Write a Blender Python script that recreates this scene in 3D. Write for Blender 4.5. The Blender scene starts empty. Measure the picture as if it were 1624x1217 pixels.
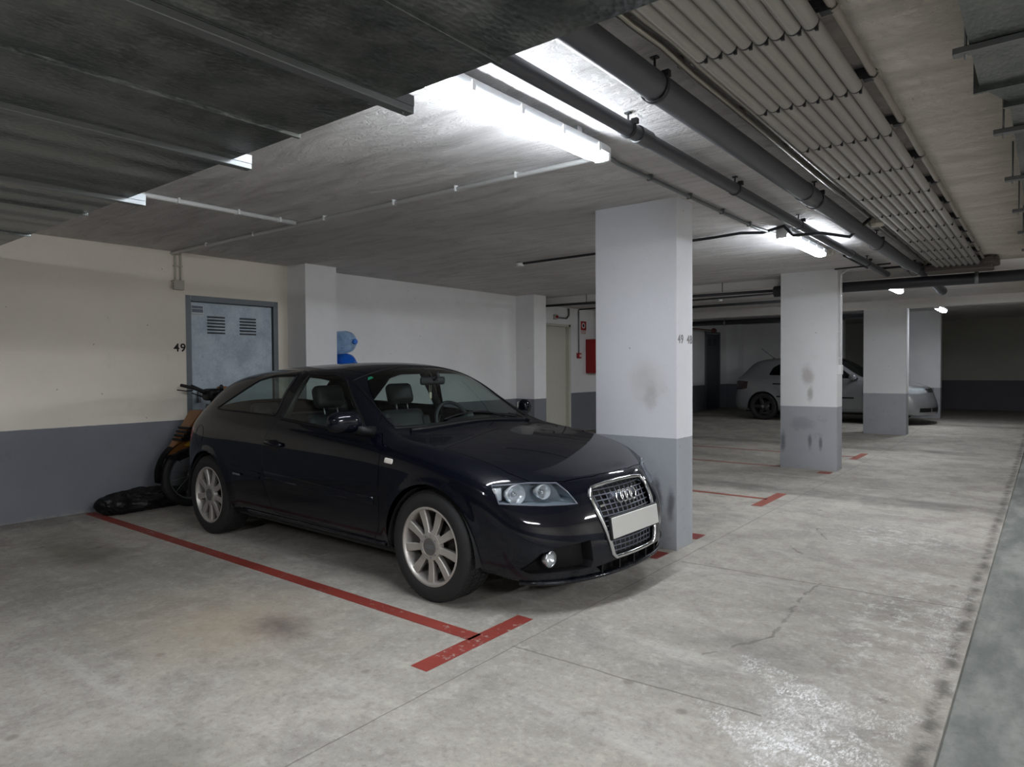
import bpy, bmesh, math, random
import numpy as np
from mathutils import Vector, Matrix
from mathutils.bvhtree import BVHTree
from mathutils.geometry import delaunay_2d_cdt
S = bpy.context.scene
COL = S.collection
R = math.radians
PI = math.pi
random.seed(4)

# ------------------------------------------------------------------ camera, world, exposure
cam_d = bpy.data.cameras.new('camera')
cam = bpy.data.objects.new('camera', cam_d); COL.objects.link(cam)
cam_d.sensor_width = 36.0
cam_d.lens = 1074.7 / 1624 * 36.0
cam_d.clip_start = 0.05
def cam_axes(yaw, pitch, roll):
    f = Vector((-math.sin(yaw) * math.cos(pitch), math.cos(yaw) * math.cos(pitch), math.sin(pitch)))
    r = Vector((math.cos(yaw), math.sin(yaw), 0)); u = r.cross(f)
    r2 = r * math.cos(roll) + u * math.sin(roll); u2 = r2.cross(f)
    return r2, u2, f
_r, _u, _f = cam_axes(.6703, -.02266, -.006325)
cam.matrix_world = Matrix(((_r.x, _u.x, -_f.x, 0), (_r.y, _u.y, -_f.y, 0), (_r.z, _u.z, -_f.z, 1.325), (0, 0, 0, 1)))
S.camera = cam
W = bpy.data.worlds.new('world'); S.world = W; W.use_nodes = True
W.node_tree.nodes['Background'].inputs[0].default_value = (.6, .65, .7, 1)
W.node_tree.nodes['Background'].inputs[1].default_value = 0.02
S.view_settings.view_transform = 'Standard'
S.view_settings.look = 'None'
S.view_settings.exposure = 0.93
S.view_settings.gamma = 1.0
S.cycles.use_denoising = True
S.cycles.max_bounces = 10
S.cycles.diffuse_bounces = 8
S.cycles.transparent_max_bounces = 12
S.cycles.sample_clamp_indirect = 4.0
S.cycles.caustics_reflective = False
S.cycles.caustics_refractive = False
LAMP = 62.0

# ------------------------------------------------------------------ node helper
def lin(c):
    return tuple(((v / 255) / 12.92 if v / 255 <= .04045 else ((v / 255 + .055) / 1.055) ** 2.4) for v in c)
class NT:
    def __init__(s, name):
        s.m = bpy.data.materials.new(name); s.m.use_nodes = True
        s.t = s.m.node_tree; s.bsdf = s.t.nodes['Principled BSDF']; s.out = s.t.nodes['Material Output']
        s._pos = None
    def n(s, k, **a):
        o = s.t.nodes.new(k)
        for q, v in a.items(): setattr(o, q, v)
        return o
    def put(s, sock, v):
        if isinstance(v, bpy.types.NodeSocket): s.t.links.new(v, sock)
        elif v is not None:
            if isinstance(v, (tuple, list)) and len(v) == 3 and len(sock.default_value) == 4: v = (*v, 1)
            sock.default_value = v
    def math(s, op, a, b=None, c=None, clamp=False):
        o = s.n('ShaderNodeMath', operation=op, use_clamp=clamp); s.put(o.inputs[0], a); s.put(o.inputs[1], b); s.put(o.inputs[2], c)
        return o.outputs[0]
    def vmath(s, op, a, b=None):
        o = s.n('ShaderNodeVectorMath', operation=op); s.put(o.inputs[0], a); s.put(o.inputs[1], b)
        return o.outputs[1] if op in ('LENGTH', 'DOT_PRODUCT', 'DISTANCE') else o.outputs[0]
    def mr(s, v, a, b, c=0., d=1., smooth=True):
        o = s.n('ShaderNodeMapRange', interpolation_type='SMOOTHSTEP' if smooth else 'LINEAR')
        for i, q in enumerate((v, a, b, c, d)): s.put(o.inputs[i], q)
        return o.outputs[0]
    def mix(s, f, a, b, mode='MIX'):
        o = s.n('ShaderNodeMix', data_type='RGBA', blend_type=mode)
        s.put(o.inputs[0], f); s.put(o.inputs[6], a); s.put(o.inputs[7], b)
        return o.outputs[2]
    def pos(s, obj=False):
        if obj: return s.n('ShaderNodeTexCoord').outputs['Object']
        if s._pos is None: s._pos = s.n('ShaderNodeNewGeometry').outputs['Position']
        return s._pos
    def xyz(s, v=None):
        o = s.n('ShaderNodeSeparateXYZ'); s.put(o.inputs[0], v or s.pos()); return o.outputs
    def noise(s, scale=5., detail=4., rough=.55, vec=None, stretch=None, dist=0.):
        v = vec or s.pos()
        if stretch: v = s.vmath('MULTIPLY', v, stretch)
        o = s.n('ShaderNodeTexNoise'); s.put(o.inputs['Vector'], v)
        o.inputs['Scale'].default_value = scale; o.inputs['Detail'].default_value = detail
        o.inputs['Roughness'].default_value = rough; o.inputs['Distortion'].default_value = dist
        return o.outputs['Fac']
    def blob(s, c, rad, wob=.5, nscale=6., soft=(.5, 1.)):
        v = s.vmath('DIVIDE', s.vmath('SUBTRACT', s.pos(), c), rad)
        d = s.vmath('LENGTH', v)
        n = s.noise(nscale, 5, .65)
        d = s.math('ADD', d, s.math('MULTIPLY', s.math('SUBTRACT', n, .5), wob * 2))
        return s.mr(d, soft[1], soft[0], 0., 1.)
    def seg(s, a, b, w, wob=.03, nscale=5.):
        """mask of a thin line on the floor from a to b"""
        A, B = Vector((*a, 0)), Vector((*b, 0)); D = (B - A); L = D.length; D /= L
        p = s.pos()
        if wob:
            t = s.n('ShaderNodeTexNoise'); s.put(t.inputs['Vector'], p); t.inputs['Scale'].default_value = nscale; t.inputs['Detail'].default_value = 4
            p = s.vmath('ADD', p, s.vmath('MULTIPLY', s.vmath('SUBTRACT', t.outputs['Color'], (.5, .5, .5)), (wob * 2, wob * 2, 0)))
        q = s.vmath('SUBTRACT', p, tuple(A))
        al = s.math('MINIMUM', s.math('MAXIMUM', s.vmath('DOT_PRODUCT', q, tuple(D)), 0.), L)
        x = s.xyz(q)
        dx = s.math('SUBTRACT', x[0], s.math('MULTIPLY', al, D.x)); dy = s.math('SUBTRACT', x[1], s.math('MULTIPLY', al, D.y))
        d = s.math('SQRT', s.math('ADD', s.math('MULTIPLY', dx, dx), s.math('MULTIPLY', dy, dy)))
        return s.mr(d, w, w * .4, 0., 1.)
    def bump(s, h, strength=.3, dist=.01):
        o = s.n('ShaderNodeBump'); o.inputs['Strength'].default_value = strength; o.inputs['Distance'].default_value = dist
        s.put(o.inputs['Height'], h); s.t.links.new(o.outputs[0], s.bsdf.inputs['Normal'])
    def set(s, **a):
        names = dict(color='Base Color', rough='Roughness', metal='Metallic', coat='Coat Weight', coatr='Coat Roughness', spec='Specular IOR Level',
                     emit='Emission Color', es='Emission Strength', alpha='Alpha', trans='Transmission Weight', ior='IOR', sheen='Sheen Weight')
        for k, v in a.items(): s.put(s.bsdf.inputs[names[k]], v)
        return s
MATS = {}
def simple(name, c, rough=.6, metal=0., var=.12, scale=12., bump=0., **k):
    if name in MATS: return MATS[name]
    t = NT(name)
    c = lin(c)
    if var:
        f = t.noise(scale, 4, .6, vec=t.pos(obj=True))
        col = t.mix(f, tuple(v * (1 - var) for v in c), tuple(min(1, v * (1 + var)) for v in c))
    else: col = c
    t.set(color=col, rough=rough, metal=metal, **k)
    if bump: t.bump(t.noise(scale * 6, 3, .6, vec=t.pos(obj=True)), bump, .004)
    MATS[name] = t.m
    return t.m

# ------------------------------------------------------------------ mesh helpers
def obj(name, bm, m, parent=None, smooth=None, loc=None, rot=None, **props):
    me = bpy.data.meshes.new(name)
    if isinstance(bm, bmesh.types.BMesh):
        if smooth is not None:
            for f in bm.faces: f.smooth = True
        bm.to_mesh(me); bm.free()
    else:
        me.from_pydata(*bm); me.validate()
        if smooth is not None:
            for f in me.polygons: f.use_smooth = True
    for mm in (m if isinstance(m, (list, tuple)) else [m]): me.materials.append(mm)
    if smooth: me.set_sharp_from_angle(angle=R(smooth))
    o = bpy.data.objects.new(name, me); COL.objects.link(o)
    if parent is not None: o.parent = parent
    if loc is not None: o.location = loc
    if rot is not None: o.rotation_euler = rot
    for k, v in props.items(): o[k] = v
    return o
def thing(name, label, cat, loc=(0, 0, 0), rotz=0, group=None):
    o = bpy.data.objects.new(name, None); COL.objects.link(o); o.empty_display_size = .1
    o.location = loc; o.rotation_euler = (0, 0, rotz); o['label'] = label; o['category'] = cat
    if group: o['group'] = group
    return o
def tag(o, label, cat, group=None, kind=None):
    o['label'] = label; o['category'] = cat
    if group: o['group'] = group
    if kind: o['kind'] = kind
    return o
def box(bm, x0, x1, y0, y1, z0, z1, bev=0., seg=1, mat=0, M=None):
    g = bmesh.ops.create_cube(bm, size=1)['verts']
    for v in g:
        v.co = Vector(((x0 + x1) / 2 + v.co.x * (x1 - x0), (y0 + y1) / 2 + v.co.y * (y1 - y0), (z0 + z1) / 2 + v.co.z * (z1 - z0)))
        if M is not None: v.co = M @ v.co
    fs = {f for v in g for f in v.link_faces}
    for f in fs: f.material_index = mat
    if bev:
        es = {e for v in g for e in v.link_edges}
        bmesh.ops.bevel(bm, geom=list(es), offset=bev, segments=seg, affect='EDGES', profile=.5)
    return bm
def tube(bm, pts, r, seg=12, caps=True, mat=0, closed=False):
    pts = [Vector(p) for p in pts]; n = len(pts); rings = []
    rr = r if isinstance(r, (list, tuple)) else [r] * n
    prev = None
    for i, p in enumerate(pts):
        if closed: t = (pts[(i + 1) % n] - pts[i - 1]).normalized()
        else: t = (pts[min(i + 1, n - 1)] - pts[max(i - 1, 0)]).normalized()
        if prev is None:
            a = Vector((0, 0, 1)) if abs(t.z) < .9 else Vector((1, 0, 0))
            u = t.cross(a).normalized()
        else: u = (prev - t * prev.dot(t)).normalized()
        prev = u; w = t.cross(u)
        rings.append([bm.verts.new(p + (u * math.cos(2 * PI * k / seg) + w * math.sin(2 * PI * k / seg)) * rr[i]) for k in range(seg)])
    m = n if closed else n - 1
    for i in range(m):
        A, B = rings[i], rings[(i + 1) % n]
        for k in range(seg):
            f = bm.faces.new((A[k], A[(k + 1) % seg], B[(k + 1) % seg], B[k])); f.material_index = mat; f.smooth = True
    if caps and not closed:
        bm.faces.new(rings[0][::-1]).material_index = mat; bm.faces.new(rings[-1]).material_index = mat
    return bm
def lathe(bm, prof, seg=48, axis='Y', c=(0, 0, 0), mat=0, close=False):
    """prof: list of (radius, axial)"""
    c = Vector(c); rings = []
    for r, a in prof:
        ring = []
        if r < 1e-6: r = 1e-6
        for k in range(seg):
            q = 2 * PI * k / seg; x, y = r * math.cos(q), r * math.sin(q)
            v = {'Y': Vector((x, a, y)), 'Z': Vector((x, y, a)), 'X': Vector((a, x, y))}[axis]
            ring.append(bm.verts.new(c + v))
        rings.append(ring)
    R_ = rings + ([rings[0]] if close else [])
    for A, B in zip(R_, R_[1:]):
        for k in range(seg):
            f = bm.faces.new((A[k], A[(k + 1) % seg], B[(k + 1) % seg], B[k])); f.smooth = True; f.material_index = mat
    return bm
def BM(): return bmesh.new()
def fix(bm):
    bmesh.ops.remove_doubles(bm, verts=bm.verts, dist=1e-5)
    bmesh.ops.recalc_face_normals(bm, faces=bm.faces); return bm
def text(name, s, size, m, loc, rot, parent=None, depth=.001, space=1., **props):
    cu = bpy.data.curves.new('txt', 'FONT'); cu.body = s; cu.size = size; cu.extrude = depth; cu.align_x = 'CENTER'; cu.align_y = 'CENTER'
    cu.space_character = space; cu.offset = size * .022
    t = bpy.data.objects.new('txt', cu); COL.objects.link(t)
    bpy.context.view_layer.update()
    me = bpy.data.meshes.new_from_object(t.evaluated_get(bpy.context.evaluated_depsgraph_get()))
    bpy.data.objects.remove(t)
    me.materials.clear(); me.materials.append(m)
    o = bpy.data.objects.new(name, me); COL.objects.link(o); o.location = loc; o.rotation_euler = rot
    if parent is not None: o.parent = parent
    for k, v in props.items(): o[k] = v
    return o
def copy_tree(o, parent=None, **kw):
    c = o.copy(); COL.objects.link(c); c.parent = parent
    for ch in list(o.children):
        copy_tree(ch, c)
    for k, v in kw.items(): c[k] = v
    return c
# ================================================================== SETTING
HC = 2.54
# ---- floor concrete
def floor_mat():
    t = NT('garage_concrete')
    big = t.noise(.55, 5, .6); mid = t.noise(2.3, 6, .62, dist=.6); fine = t.noise(38, 4, .7); grit = t.noise(220, 2, .6)
    streak = t.noise(2.0, 5, .7, stretch=(.25, 1.6, 1))
    c = t.mix(t.mr(big, .3, .7), lin((138, 134, 126)), lin((168, 163, 154)))
    c = t.mix(t.math('MULTIPLY', t.mr(mid, .42, .7), .55), c, lin((118, 115, 111)))
    c = t.mix(t.math('MULTIPLY', t.mr(streak, .52, .72), .4), c, lin((188, 186, 182)))
    m2 = t.noise(9, 7, .75, dist=.4)
    c = t.mix(t.math('MULTIPLY', t.mr(m2, .5, .66), .38), c, lin((112, 108, 102)))
    c = t.mix(t.math('MULTIPLY', t.mr(m2, .48, .36), .32), c, lin((186, 182, 174)))
    c = t.mix(t.math('MULTIPLY', t.mr(fine, .5, .72), .34), c, lin((88, 85, 80)))
    c = t.mix(t.math('MULTIPLY', t.mr(fine, .46, .3), .25), c, lin((196, 192, 184)))
    c = t.mix(t.math('MULTIPLY', t.mr(grit, .45, .7), .16), c, lin((200, 198, 194)))
    sp = t.n('ShaderNodeTexVoronoi'); t.put(sp.inputs['Vector'], t.pos()); sp.inputs['Scale'].default_value = 3.1
    spot = t.math('MULTIPLY', t.mr(t.math('ADD', sp.outputs['Distance'], t.math('MULTIPLY', fine, .12)), .16, .1), .5)
    c = t.mix(spot, c, lin((92, 88, 82)))
    def ov(mask, k, col):
        nonlocal c
        c = t.mix(t.math('MULTIPLY', mask, k), c, lin(col))
    ov(t.blob((-3.35, 1.85, 0), (.95, .7, 1), .6, 3, (-.2, 1.1)), .45, (170, 152, 126))            # tan tint
    ov(t.blob((-3.1, 1.97, 0), (.30, .22, 1), .6, 7, (-.2, 1.1)), .8, (78, 66, 68))         # oil mark
    ov(t.blob((-5.5, 1.9, 0), (.8, .3, 1), .6, 4, (.2, 1.1)), .6, (96, 92, 80))
    ov(t.blob((-2.3, .8, 0), (.5, .5, 1), .6, 4, (.2, 1.1)), .5, (100, 98, 90))
    scr = t.noise(16, 7, .85, stretch=(1, .55, 1), dist=1.)
    wh = t.math('MULTIPLY', t.blob((-.72, 2.55, 0), (.26, .62, 1), 1.1, 3.4, (-.1, 1.0)), t.mr(t.noise(60, 8, .8, stretch=(1.3, .5, 1)), .38, .62))
    ov(wh, .5, (228, 228, 228))
    wf = t.math('MULTIPLY', t.mr(t.noise(70, 8, .85, stretch=(1.2, .5, 1)), .46, .58), t.mr(t.noise(8, 6, .8, dist=.8), .42, .6))
    for a, b_, w_, k_ in (((-.98, 3.02), (-.76, 2.80), .13, .6), ((-.76, 2.80), (-.64, 2.25), .19, .9), ((-.95, 2.45), (-.62, 2.40), .14, .7), ((-.48, 2.95), (-.50, 2.4), .14, .55), ((-.42, 4.6), (-.38, 3.2), .11, .45)):
        ov(t.math('MULTIPLY', t.seg(a, b_, w_, .12, 5), wf), k_, (236, 236, 236))
    dk = t.math('MULTIPLY', t.mr(t.math('ABSOLUTE', t.math('ADD', t.xyz()[0], t.math('ADD', .30, t.math('MULTIPLY', t.noise(4, 5, .7), .06)))), .05, .0), t.mr(t.noise(6, 5, .7), .35, .6))
    ov(dk, .75, (70, 68, 64))
    wh2 = t.math('MULTIPLY', t.blob((-.62, 4.0, 0), (.4, 1.5, 1), .6, 3, (.1, 1.1)), t.mr(t.noise(11, 7, .8), .5, .62))
    ov(wh2, .4, (220, 219, 216))
    wh3 = t.math('MULTIPLY', t.blob((-.9, 5.9, 0), (.7, .8, 1), .6, 3, (.1, 1.1)), t.mr(t.noise(9, 7, .8), .45, .62))
    ov(wh3, .4, (222, 222, 220))
    ov(t.blob((-1.05, 3.15, 0), (.5, .16, 1), .7, 5, (.2, 1.1)), .35, (98, 96, 94))
    # darker wet band right across the aisle
    x = t.xyz(t.vmath('ADD', t.pos(), t.vmath('MULTIPLY', t.vmath('SUBTRACT', t.n('ShaderNodeTexNoise').outputs['Color'], (.5, .5, .5)), (0, .1, 0))))
    band = t.math('MULTIPLY', t.mr(t.math('ABSOLUTE', t.math('SUBTRACT', x[1], 7.45)), .3, .12), t.mr(t.noise(1.6, 5, .7), .3, .6))
    ov(band, .7, (98, 96, 93))
    for yy in (12.1, 16.4):
        b2 = t.math('MULTIPLY', t.mr(t.math('ABSOLUTE', t.math('SUBTRACT', x[1], yy)), .4, .1), t.mr(t.noise(1.6, 5, .7), .3, .6))
        ov(b2, .6, (92, 90, 86))
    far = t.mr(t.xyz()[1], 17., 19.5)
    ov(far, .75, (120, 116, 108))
    # joints and cracks
    jn = [((-1.985, -5), (-1.985, 24), .005, .008), ((-1.95, 4.31), (-.29, 4.39), .010, .012), ((-1.99, 2.5), (-.85, 2.57), .008, .02)]
    for a, b, w, wb in jn: ov(t.seg(a, b, w, wb, 4), .55, (84, 81, 76))
    brk = t.mr(t.noise(9, 3, .5), .44, .5)
    for a, b in (((-1.25, 2.95), (-1.05, 3.35)), ((-1.05, 3.35), (-1.1, 4.1)), ((-1.1, 4.1), (-1.08, 4.37)), ((-1.55, 5.2), (-1.35, 5.0)), ((-1.3, 5.5), (-1.5, 5.9))):
        ov(t.math('MULTIPLY', t.seg(a, b, .013, .05, 9), brk), .5, (88, 85, 80))
    t.set(color=c, rough=t.mr(mid, .3, .7, .62, .85), spec=.22)
    t.bump(t.math('ADD', t.math('MULTIPLY', fine, .5), t.math('MULTIPLY', grit, .25)), .22, .004)
    return t.m
M_floor = floor_mat()
def gutter_mat():
    t = NT('channel_concrete')
    a = t.noise(1.2, 5, .65, stretch=(3, 1, 1)); b = t.noise(30, 4, .7)
    c = t.mix(t.mr(a, .35, .7), lin((100, 104, 101)), lin((138, 140, 135)))
    c = t.mix(t.math('MULTIPLY', t.mr(b, .5, .75), .35), c, lin((74, 76, 73)))
    t.set(color=c, rough=.7, spec=.3); t.bump(b, .3, .004)
    return t.m
M_gutter = gutter_mat()
def wall_mat(name, up, low, split=.81, stains=(), rough=.85):
    t = NT(name)
    z = t.xyz()[2]
    n1 = t.noise(1.3, 4, .6); n2 = t.noise(14, 5, .65); n3 = t.noise(90, 3, .6)
    zz = t.math('ADD', z, t.math('MULTIPLY', t.math('SUBTRACT', n2, .5), .008))
    u = t.mix(t.mr(n1, .3, .7), tuple(v * .93 for v in lin(up)), lin(up))
    l = t.mix(t.mr(n1, .3, .7), tuple(v * .92 for v in lin(low)), lin(low))
    sc = t.math('MULTIPLY', t.mr(t.noise(5, 6, .8), .55, .75), .3)
    u = t.mix(t.math('MULTIPLY', sc, .35), u, lin((120, 112, 100)))
    l = t.mix(sc, l, lin((78, 78, 80)))
    c = t.mix(t.mr(zz, split - .003, split + .003), l, u)
    speck = t.n('ShaderNodeTexVoronoi'); t.put(speck.inputs['Vector'], t.pos()); speck.inputs['Scale'].default_value = 5.
    c = t.mix(t.math('MULTIPLY', t.mr(speck.outputs['Distance'], .045, .03), .5), c, lin((90, 84, 78)))
    for cc, rad, wob, k, col in stains:
        c = t.mix(t.math('MULTIPLY', t.blob(cc, rad, wob, 7, (.2, 1.1)), k), c, lin(col))
    # worn bare foot of the wall
    foot = t.math('MULTIPLY', t.mr(t.math('ADD', z, t.math('MULTIPLY', n2, .12)), .11, .03), .6)
    c = t.mix(foot, c, lin((150, 147, 141)))
    t.set(color=c, rough=rough, spec=.25)
    t.bump(t.math('ADD', t.math('MULTIPLY', n2, .7), t.math('MULTIPLY', n3, .4)), .25, .008)
    return t.m
LOW = (118, 121, 128)
M_wall = wall_mat('cream_wall_paint', (224, 217, 205), LOW)
M_wallw = wall_mat('white_wall_paint', (224, 224, 225), LOW)
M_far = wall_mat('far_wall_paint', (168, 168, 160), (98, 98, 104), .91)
M_colA = wall_mat('pillar_paint_near', (216, 218, 224), (158, 163, 169),
    stains=[((-2.33, 4.54, 1.22), (.19, .3, .2), .35, .3, (160, 150, 136)), ((-2.3, 4.54, 1.12), (.06, .3, .16), .8, .22, (120, 112, 104)),
            ((-2.25, 4.54, .37), (.05, .3, .16), .7, .8, (70, 70, 76)), ((-2.14, 4.54, .33), (.04, .3, .15), .7, .75, (72, 72, 78))])
M_colB = wall_mat('pillar_paint_mid', (214, 215, 217), (156, 158, 164),
    stains=[((-2.43, 9.17, 1.2), (.09, .3, .17), .6, .45, (128, 112, 104)), ((-2.4, 9.17, .97), (.05, .3, .12), .8, .5, (110, 96, 88)),
            ((-2.73, 9.17, .34), (.05, .3, .16), .6, .7, (76, 78, 82)), ((-2.40, 9.17, .36), (.03, .3, .12), .6, .7, (80, 80, 84)),
            ((-2.27, 9.17, .34), (.03, .3, .12), .6, .7, (80, 80, 84)), ((-2.5, 9.17, .58), (.2, .3, .12), .7, .35, (96, 98, 102))])
M_colC = wall_mat('pillar_paint_far', (214, 215, 217), (158, 160, 166))
def ceil_mat():
    t = NT('plaster_ceiling')
    n1 = t.noise(.7, 4, .6); sw = t.noise(3.2, 7, .72, stretch=(.35, 1.5, 1), dist=1.6); f = t.noise(26, 5, .7, dist=1.)
    c = t.mix(t.mr(n1, .3, .7), lin((214, 212, 212)), lin((230, 228, 228)))
    c = t.mix(t.math('MULTIPLY', t.mr(sw, .42, .66), .45), c, lin((172, 168, 166)))
    x = t.xyz()
    warm = t.mr(x[0], -1.2, .2)
    c = t.mix(warm, c, lin((196, 186, 172)))
    t.set(color=c, rough=.9, spec=.2)
    t.bump(t.math('ADD', sw, t.math('MULTIPLY', f, .35)), 1., .05)
    return t.m
M_ceil = ceil_mat()
M_red = NT('red_line_paint')
_t = M_red; _w = _t.noise(26, 6, .8); _w2 = _t.noise(3, 3, .6)
_thr = _t.mr(_w2, .35, .7, .3, .42)
_t.set(color=_t.mix(_t.mr(_w, _t.math('SUBTRACT', _thr, .02), _t.math('ADD', _thr, .04)), lin((150, 140, 132)), _t.mix(_t.mr(_t.noise(1.1, 3, .6), .35, .65), lin((116, 44, 36)), lin((136, 52, 42)))), rough=.6); M_red = _t.m
M_red2 = simple('faded_red_paint', (132, 70, 58), .7, var=.25, scale=9)

def struct(name, bm, m, **k):
    o = obj(name, bm, m, **k); o['kind'] = 'structure'; return o
YB, YF, XL, XR = -4.2, 22.5, -7.04, 5.4
# floor in two slabs with a sunk channel between them
def floor_z(y): return .1 * min(1, max(0, (y - 12.5) / 3.2)) ** 1.3
def slab(b, x0, x1, dz):
    ys = [YB, 4, 12.5] + [12.5 + .4 * k for k in range(1, 9)] + [18, YF]
    rows = [[b.verts.new(v) for v in ((x0, y, floor_z(y) + dz), (x1, y, floor_z(y) + dz), (x1, y, -.2), (x0, y, -.2))] for y in ys]
    for A, B in zip(rows, rows[1:]):
        for k in range(4): b.faces.new((A[k], A[(k + 1) % 4], B[(k + 1) % 4], B[k]))
    b.faces.new(rows[0]); b.faces.new(rows[-1]); return b
b = BM(); slab(b, XL - 1.2, -.29, 0); slab(b, -.02, XR, 0); fix(b); struct('floor', b, M_floor)
b = BM(); slab(b, -.291, -.019, -.012); fix(b); struct('trim_1', b, M_gutter)
# red bay lines are paint on the floor
def line_obj(name, x0, x1, y0, y1, m=None, z=.0015):
    b = BM(); box(b, x0, x1, y0, y1, -.001, z); return b
# ceiling
b = BM(); box(b, XL - .9, XR, YB, 9.66, HC, HC + .2); box(b, XL - .9, XR, 9.66, 14.25, HC + .0, HC + .2); box(b, XL - 1.4, XR, 14.25, YF + .3, HC + .06, HC + .2)
struct('ceiling', b, M_ceil)
M_beam = wall_mat('beam_paint', (208, 206, 203), (208, 206, 203))
b = BM(); box(b, -7.7, XR, 9.66, 9.9, 2.43, HC + .01); struct('trim_2', b, M_beam)
b = BM(); box(b, -7.7, XR, 14.22, 14.5, 2.385, HC + .05); struct('trim_3', b, M_beam)
# left wall with its pilasters
b = BM(); box(b, XL - .2, XL, YB, 3.43, -.1, HC + .01); box(b, XL - .2, XL, 4.5, 5.0, -.1, HC + .01); box(b, XL - .2, XL, 3.43, 4.5, 2.07, HC + .01)
struct('wall_left', b, M_wall)
b = BM(); box(b, XL - .2, XL - .02, 4.98, 9.3, -.1, HC + .01); struct('wall_left_middle', b, M_wallw)
b = BM(); box(b, XL - .1, -6.68, 4.63, 5.06, -.05, HC + .01); struct('trim_4', b, M_wallw)
b = BM(); box(b, -7.7, -6.68, 9.02, 9.36, -.05, HC + .01); struct('trim_5', b, M_wallw)
b = BM(); box(b, -7.9, -7.65, 9.3, 10.55, -.1, HC + .08); box(b, -7.9, -7.65, 11.55, 20.2, -.1, HC + .08); box(b, -7.9, -7.65, 10.55, 11.55, 2.17, HC + .08)
struct('wall_left_far', b, M_wallw)
b = BM(); box(b, -7.9, -7.3, 20.1, 20.6, -.05, HC + .08); struct('trim_6', b, M_wallw)
b = BM(); box(b, -7.9, -4.5, 20.6, 20.8, -.1, HC + .08); struct('wall_left_end', b, M_wallw)
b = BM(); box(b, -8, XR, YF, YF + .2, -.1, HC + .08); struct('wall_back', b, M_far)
b = BM(); box(b, XR, XR + .2, YB, YF, -.1, HC + .08); struct('wall_right', b, M_wall)
b = BM(); box(b, -7.3, XR, YB - .2, YB, -.1, HC + .08); struct('wall_front', b, wall_mat('front_wall_paint', (150, 142, 130), (84, 86, 94)))

# ---- free-standing pillars
def pillar(x0, x1, y0, y1, z1, m, label, bottom=-.02):
    b = BM(); box(b, x0, x1, y0, y1, bottom, z1, .012, 2)
    o = obj('concrete_pillar', b, m, smooth=40); tag(o, label, 'pillar', 'pillars along the aisle'); return o
P1 = pillar(-2.77, -2.09, 4.54, 4.82, HC + .01, M_colA, 'white and grey painted pillar right beside the black car, nearest of the row')
P2 = pillar(-2.77, -2.08, 9.17, 9.45, HC + .01, M_colB, 'white and grey painted pillar with brown smudges and a conduit down its side')
P3 = pillar(-2.77, -2.05, 14.24, 14.5, 2.40, M_colC, 'third white and grey pillar, standing in front of the silver car')
P4 = pillar(-2.62, -1.96, 18.35, 18.62, HC + .07, M_colC, 'farthest white and grey pillar, behind the nose of the silver car')
# stencilled numbers
M_ink = simple('black_stencil_ink', (32, 30, 30), .8, var=0)
M_inkg = simple('worn_stencil_ink', (132, 130, 132), .8, var=.3, scale=60)
def stencil(s, size, loc, rot, m, label):
    o = text('stencilled_number', s, size, m, loc, rot, depth=.0006, space=1.15)
    tag(o, label, 'number'); return o
RX = (PI / 2, 0, PI / 2)
stencil('49', .115, (XL + .0012, 3.36, 1.555), RX, M_ink, 'black stencilled 49 on the cream wall left of the metal door')
stencil('49', .085, (-2.09 + .0012, 4.60, 1.525), RX, M_inkg, 'faint stencilled 49 on the near pillar side, left number')
stencil('48', .085, (-2.09 + .0012, 4.755, 1.525), RX, M_inkg, 'faint stencilled 48 on the near pillar side, right number')
# ---- red bay lines
def bay(name, rects, m, label):
    b = BM()
    for r_ in rects: box(b, *r_, -.002, .0015)
    o = obj(name, b, m); tag(o, label, 'floor marking', 'red parking bay lines'); return o
bay('bay_line', [(-6.98, -2.2, 2.43, 2.52), (-2.22, -2.12, 2.06, 2.84)], M_red, 'long red bay line with a T end left of the black car')
bay('bay_line', [(-2.3, -2.11, 4.26, 4.45)], M_red, 'short red paint patch at the foot of the near pillar beside the bumper')
bay('bay_line', [(-2.25, -2.11, 4.93, 5.10)], M_red, 'short red paint patch on the far side of the near pillar')
bay('bay_line', [(-6.9, -2.2, 6.83, 6.90), (-2.22, -2.12, 6.46, 7.26)], M_red2, 'red bay line with a T end between the first and second pillars')
bay('bay_line', [(-6.9, -2.78, 9.19, 9.25)], M_red2, 'thin red bay line running to the foot of the second pillar')
bay('bay_line', [(-2.25, -2.1, 8.9, 9.08)], M_red2, 'short red paint patch in front of the second pillar')
bay('bay_line', [(-6.9, -2.2, 10.78, 10.85), (-2.22, -2.12, 10.5, 11.3)], M_red2, 'red bay line with a T end just behind the second pillar')

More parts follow.
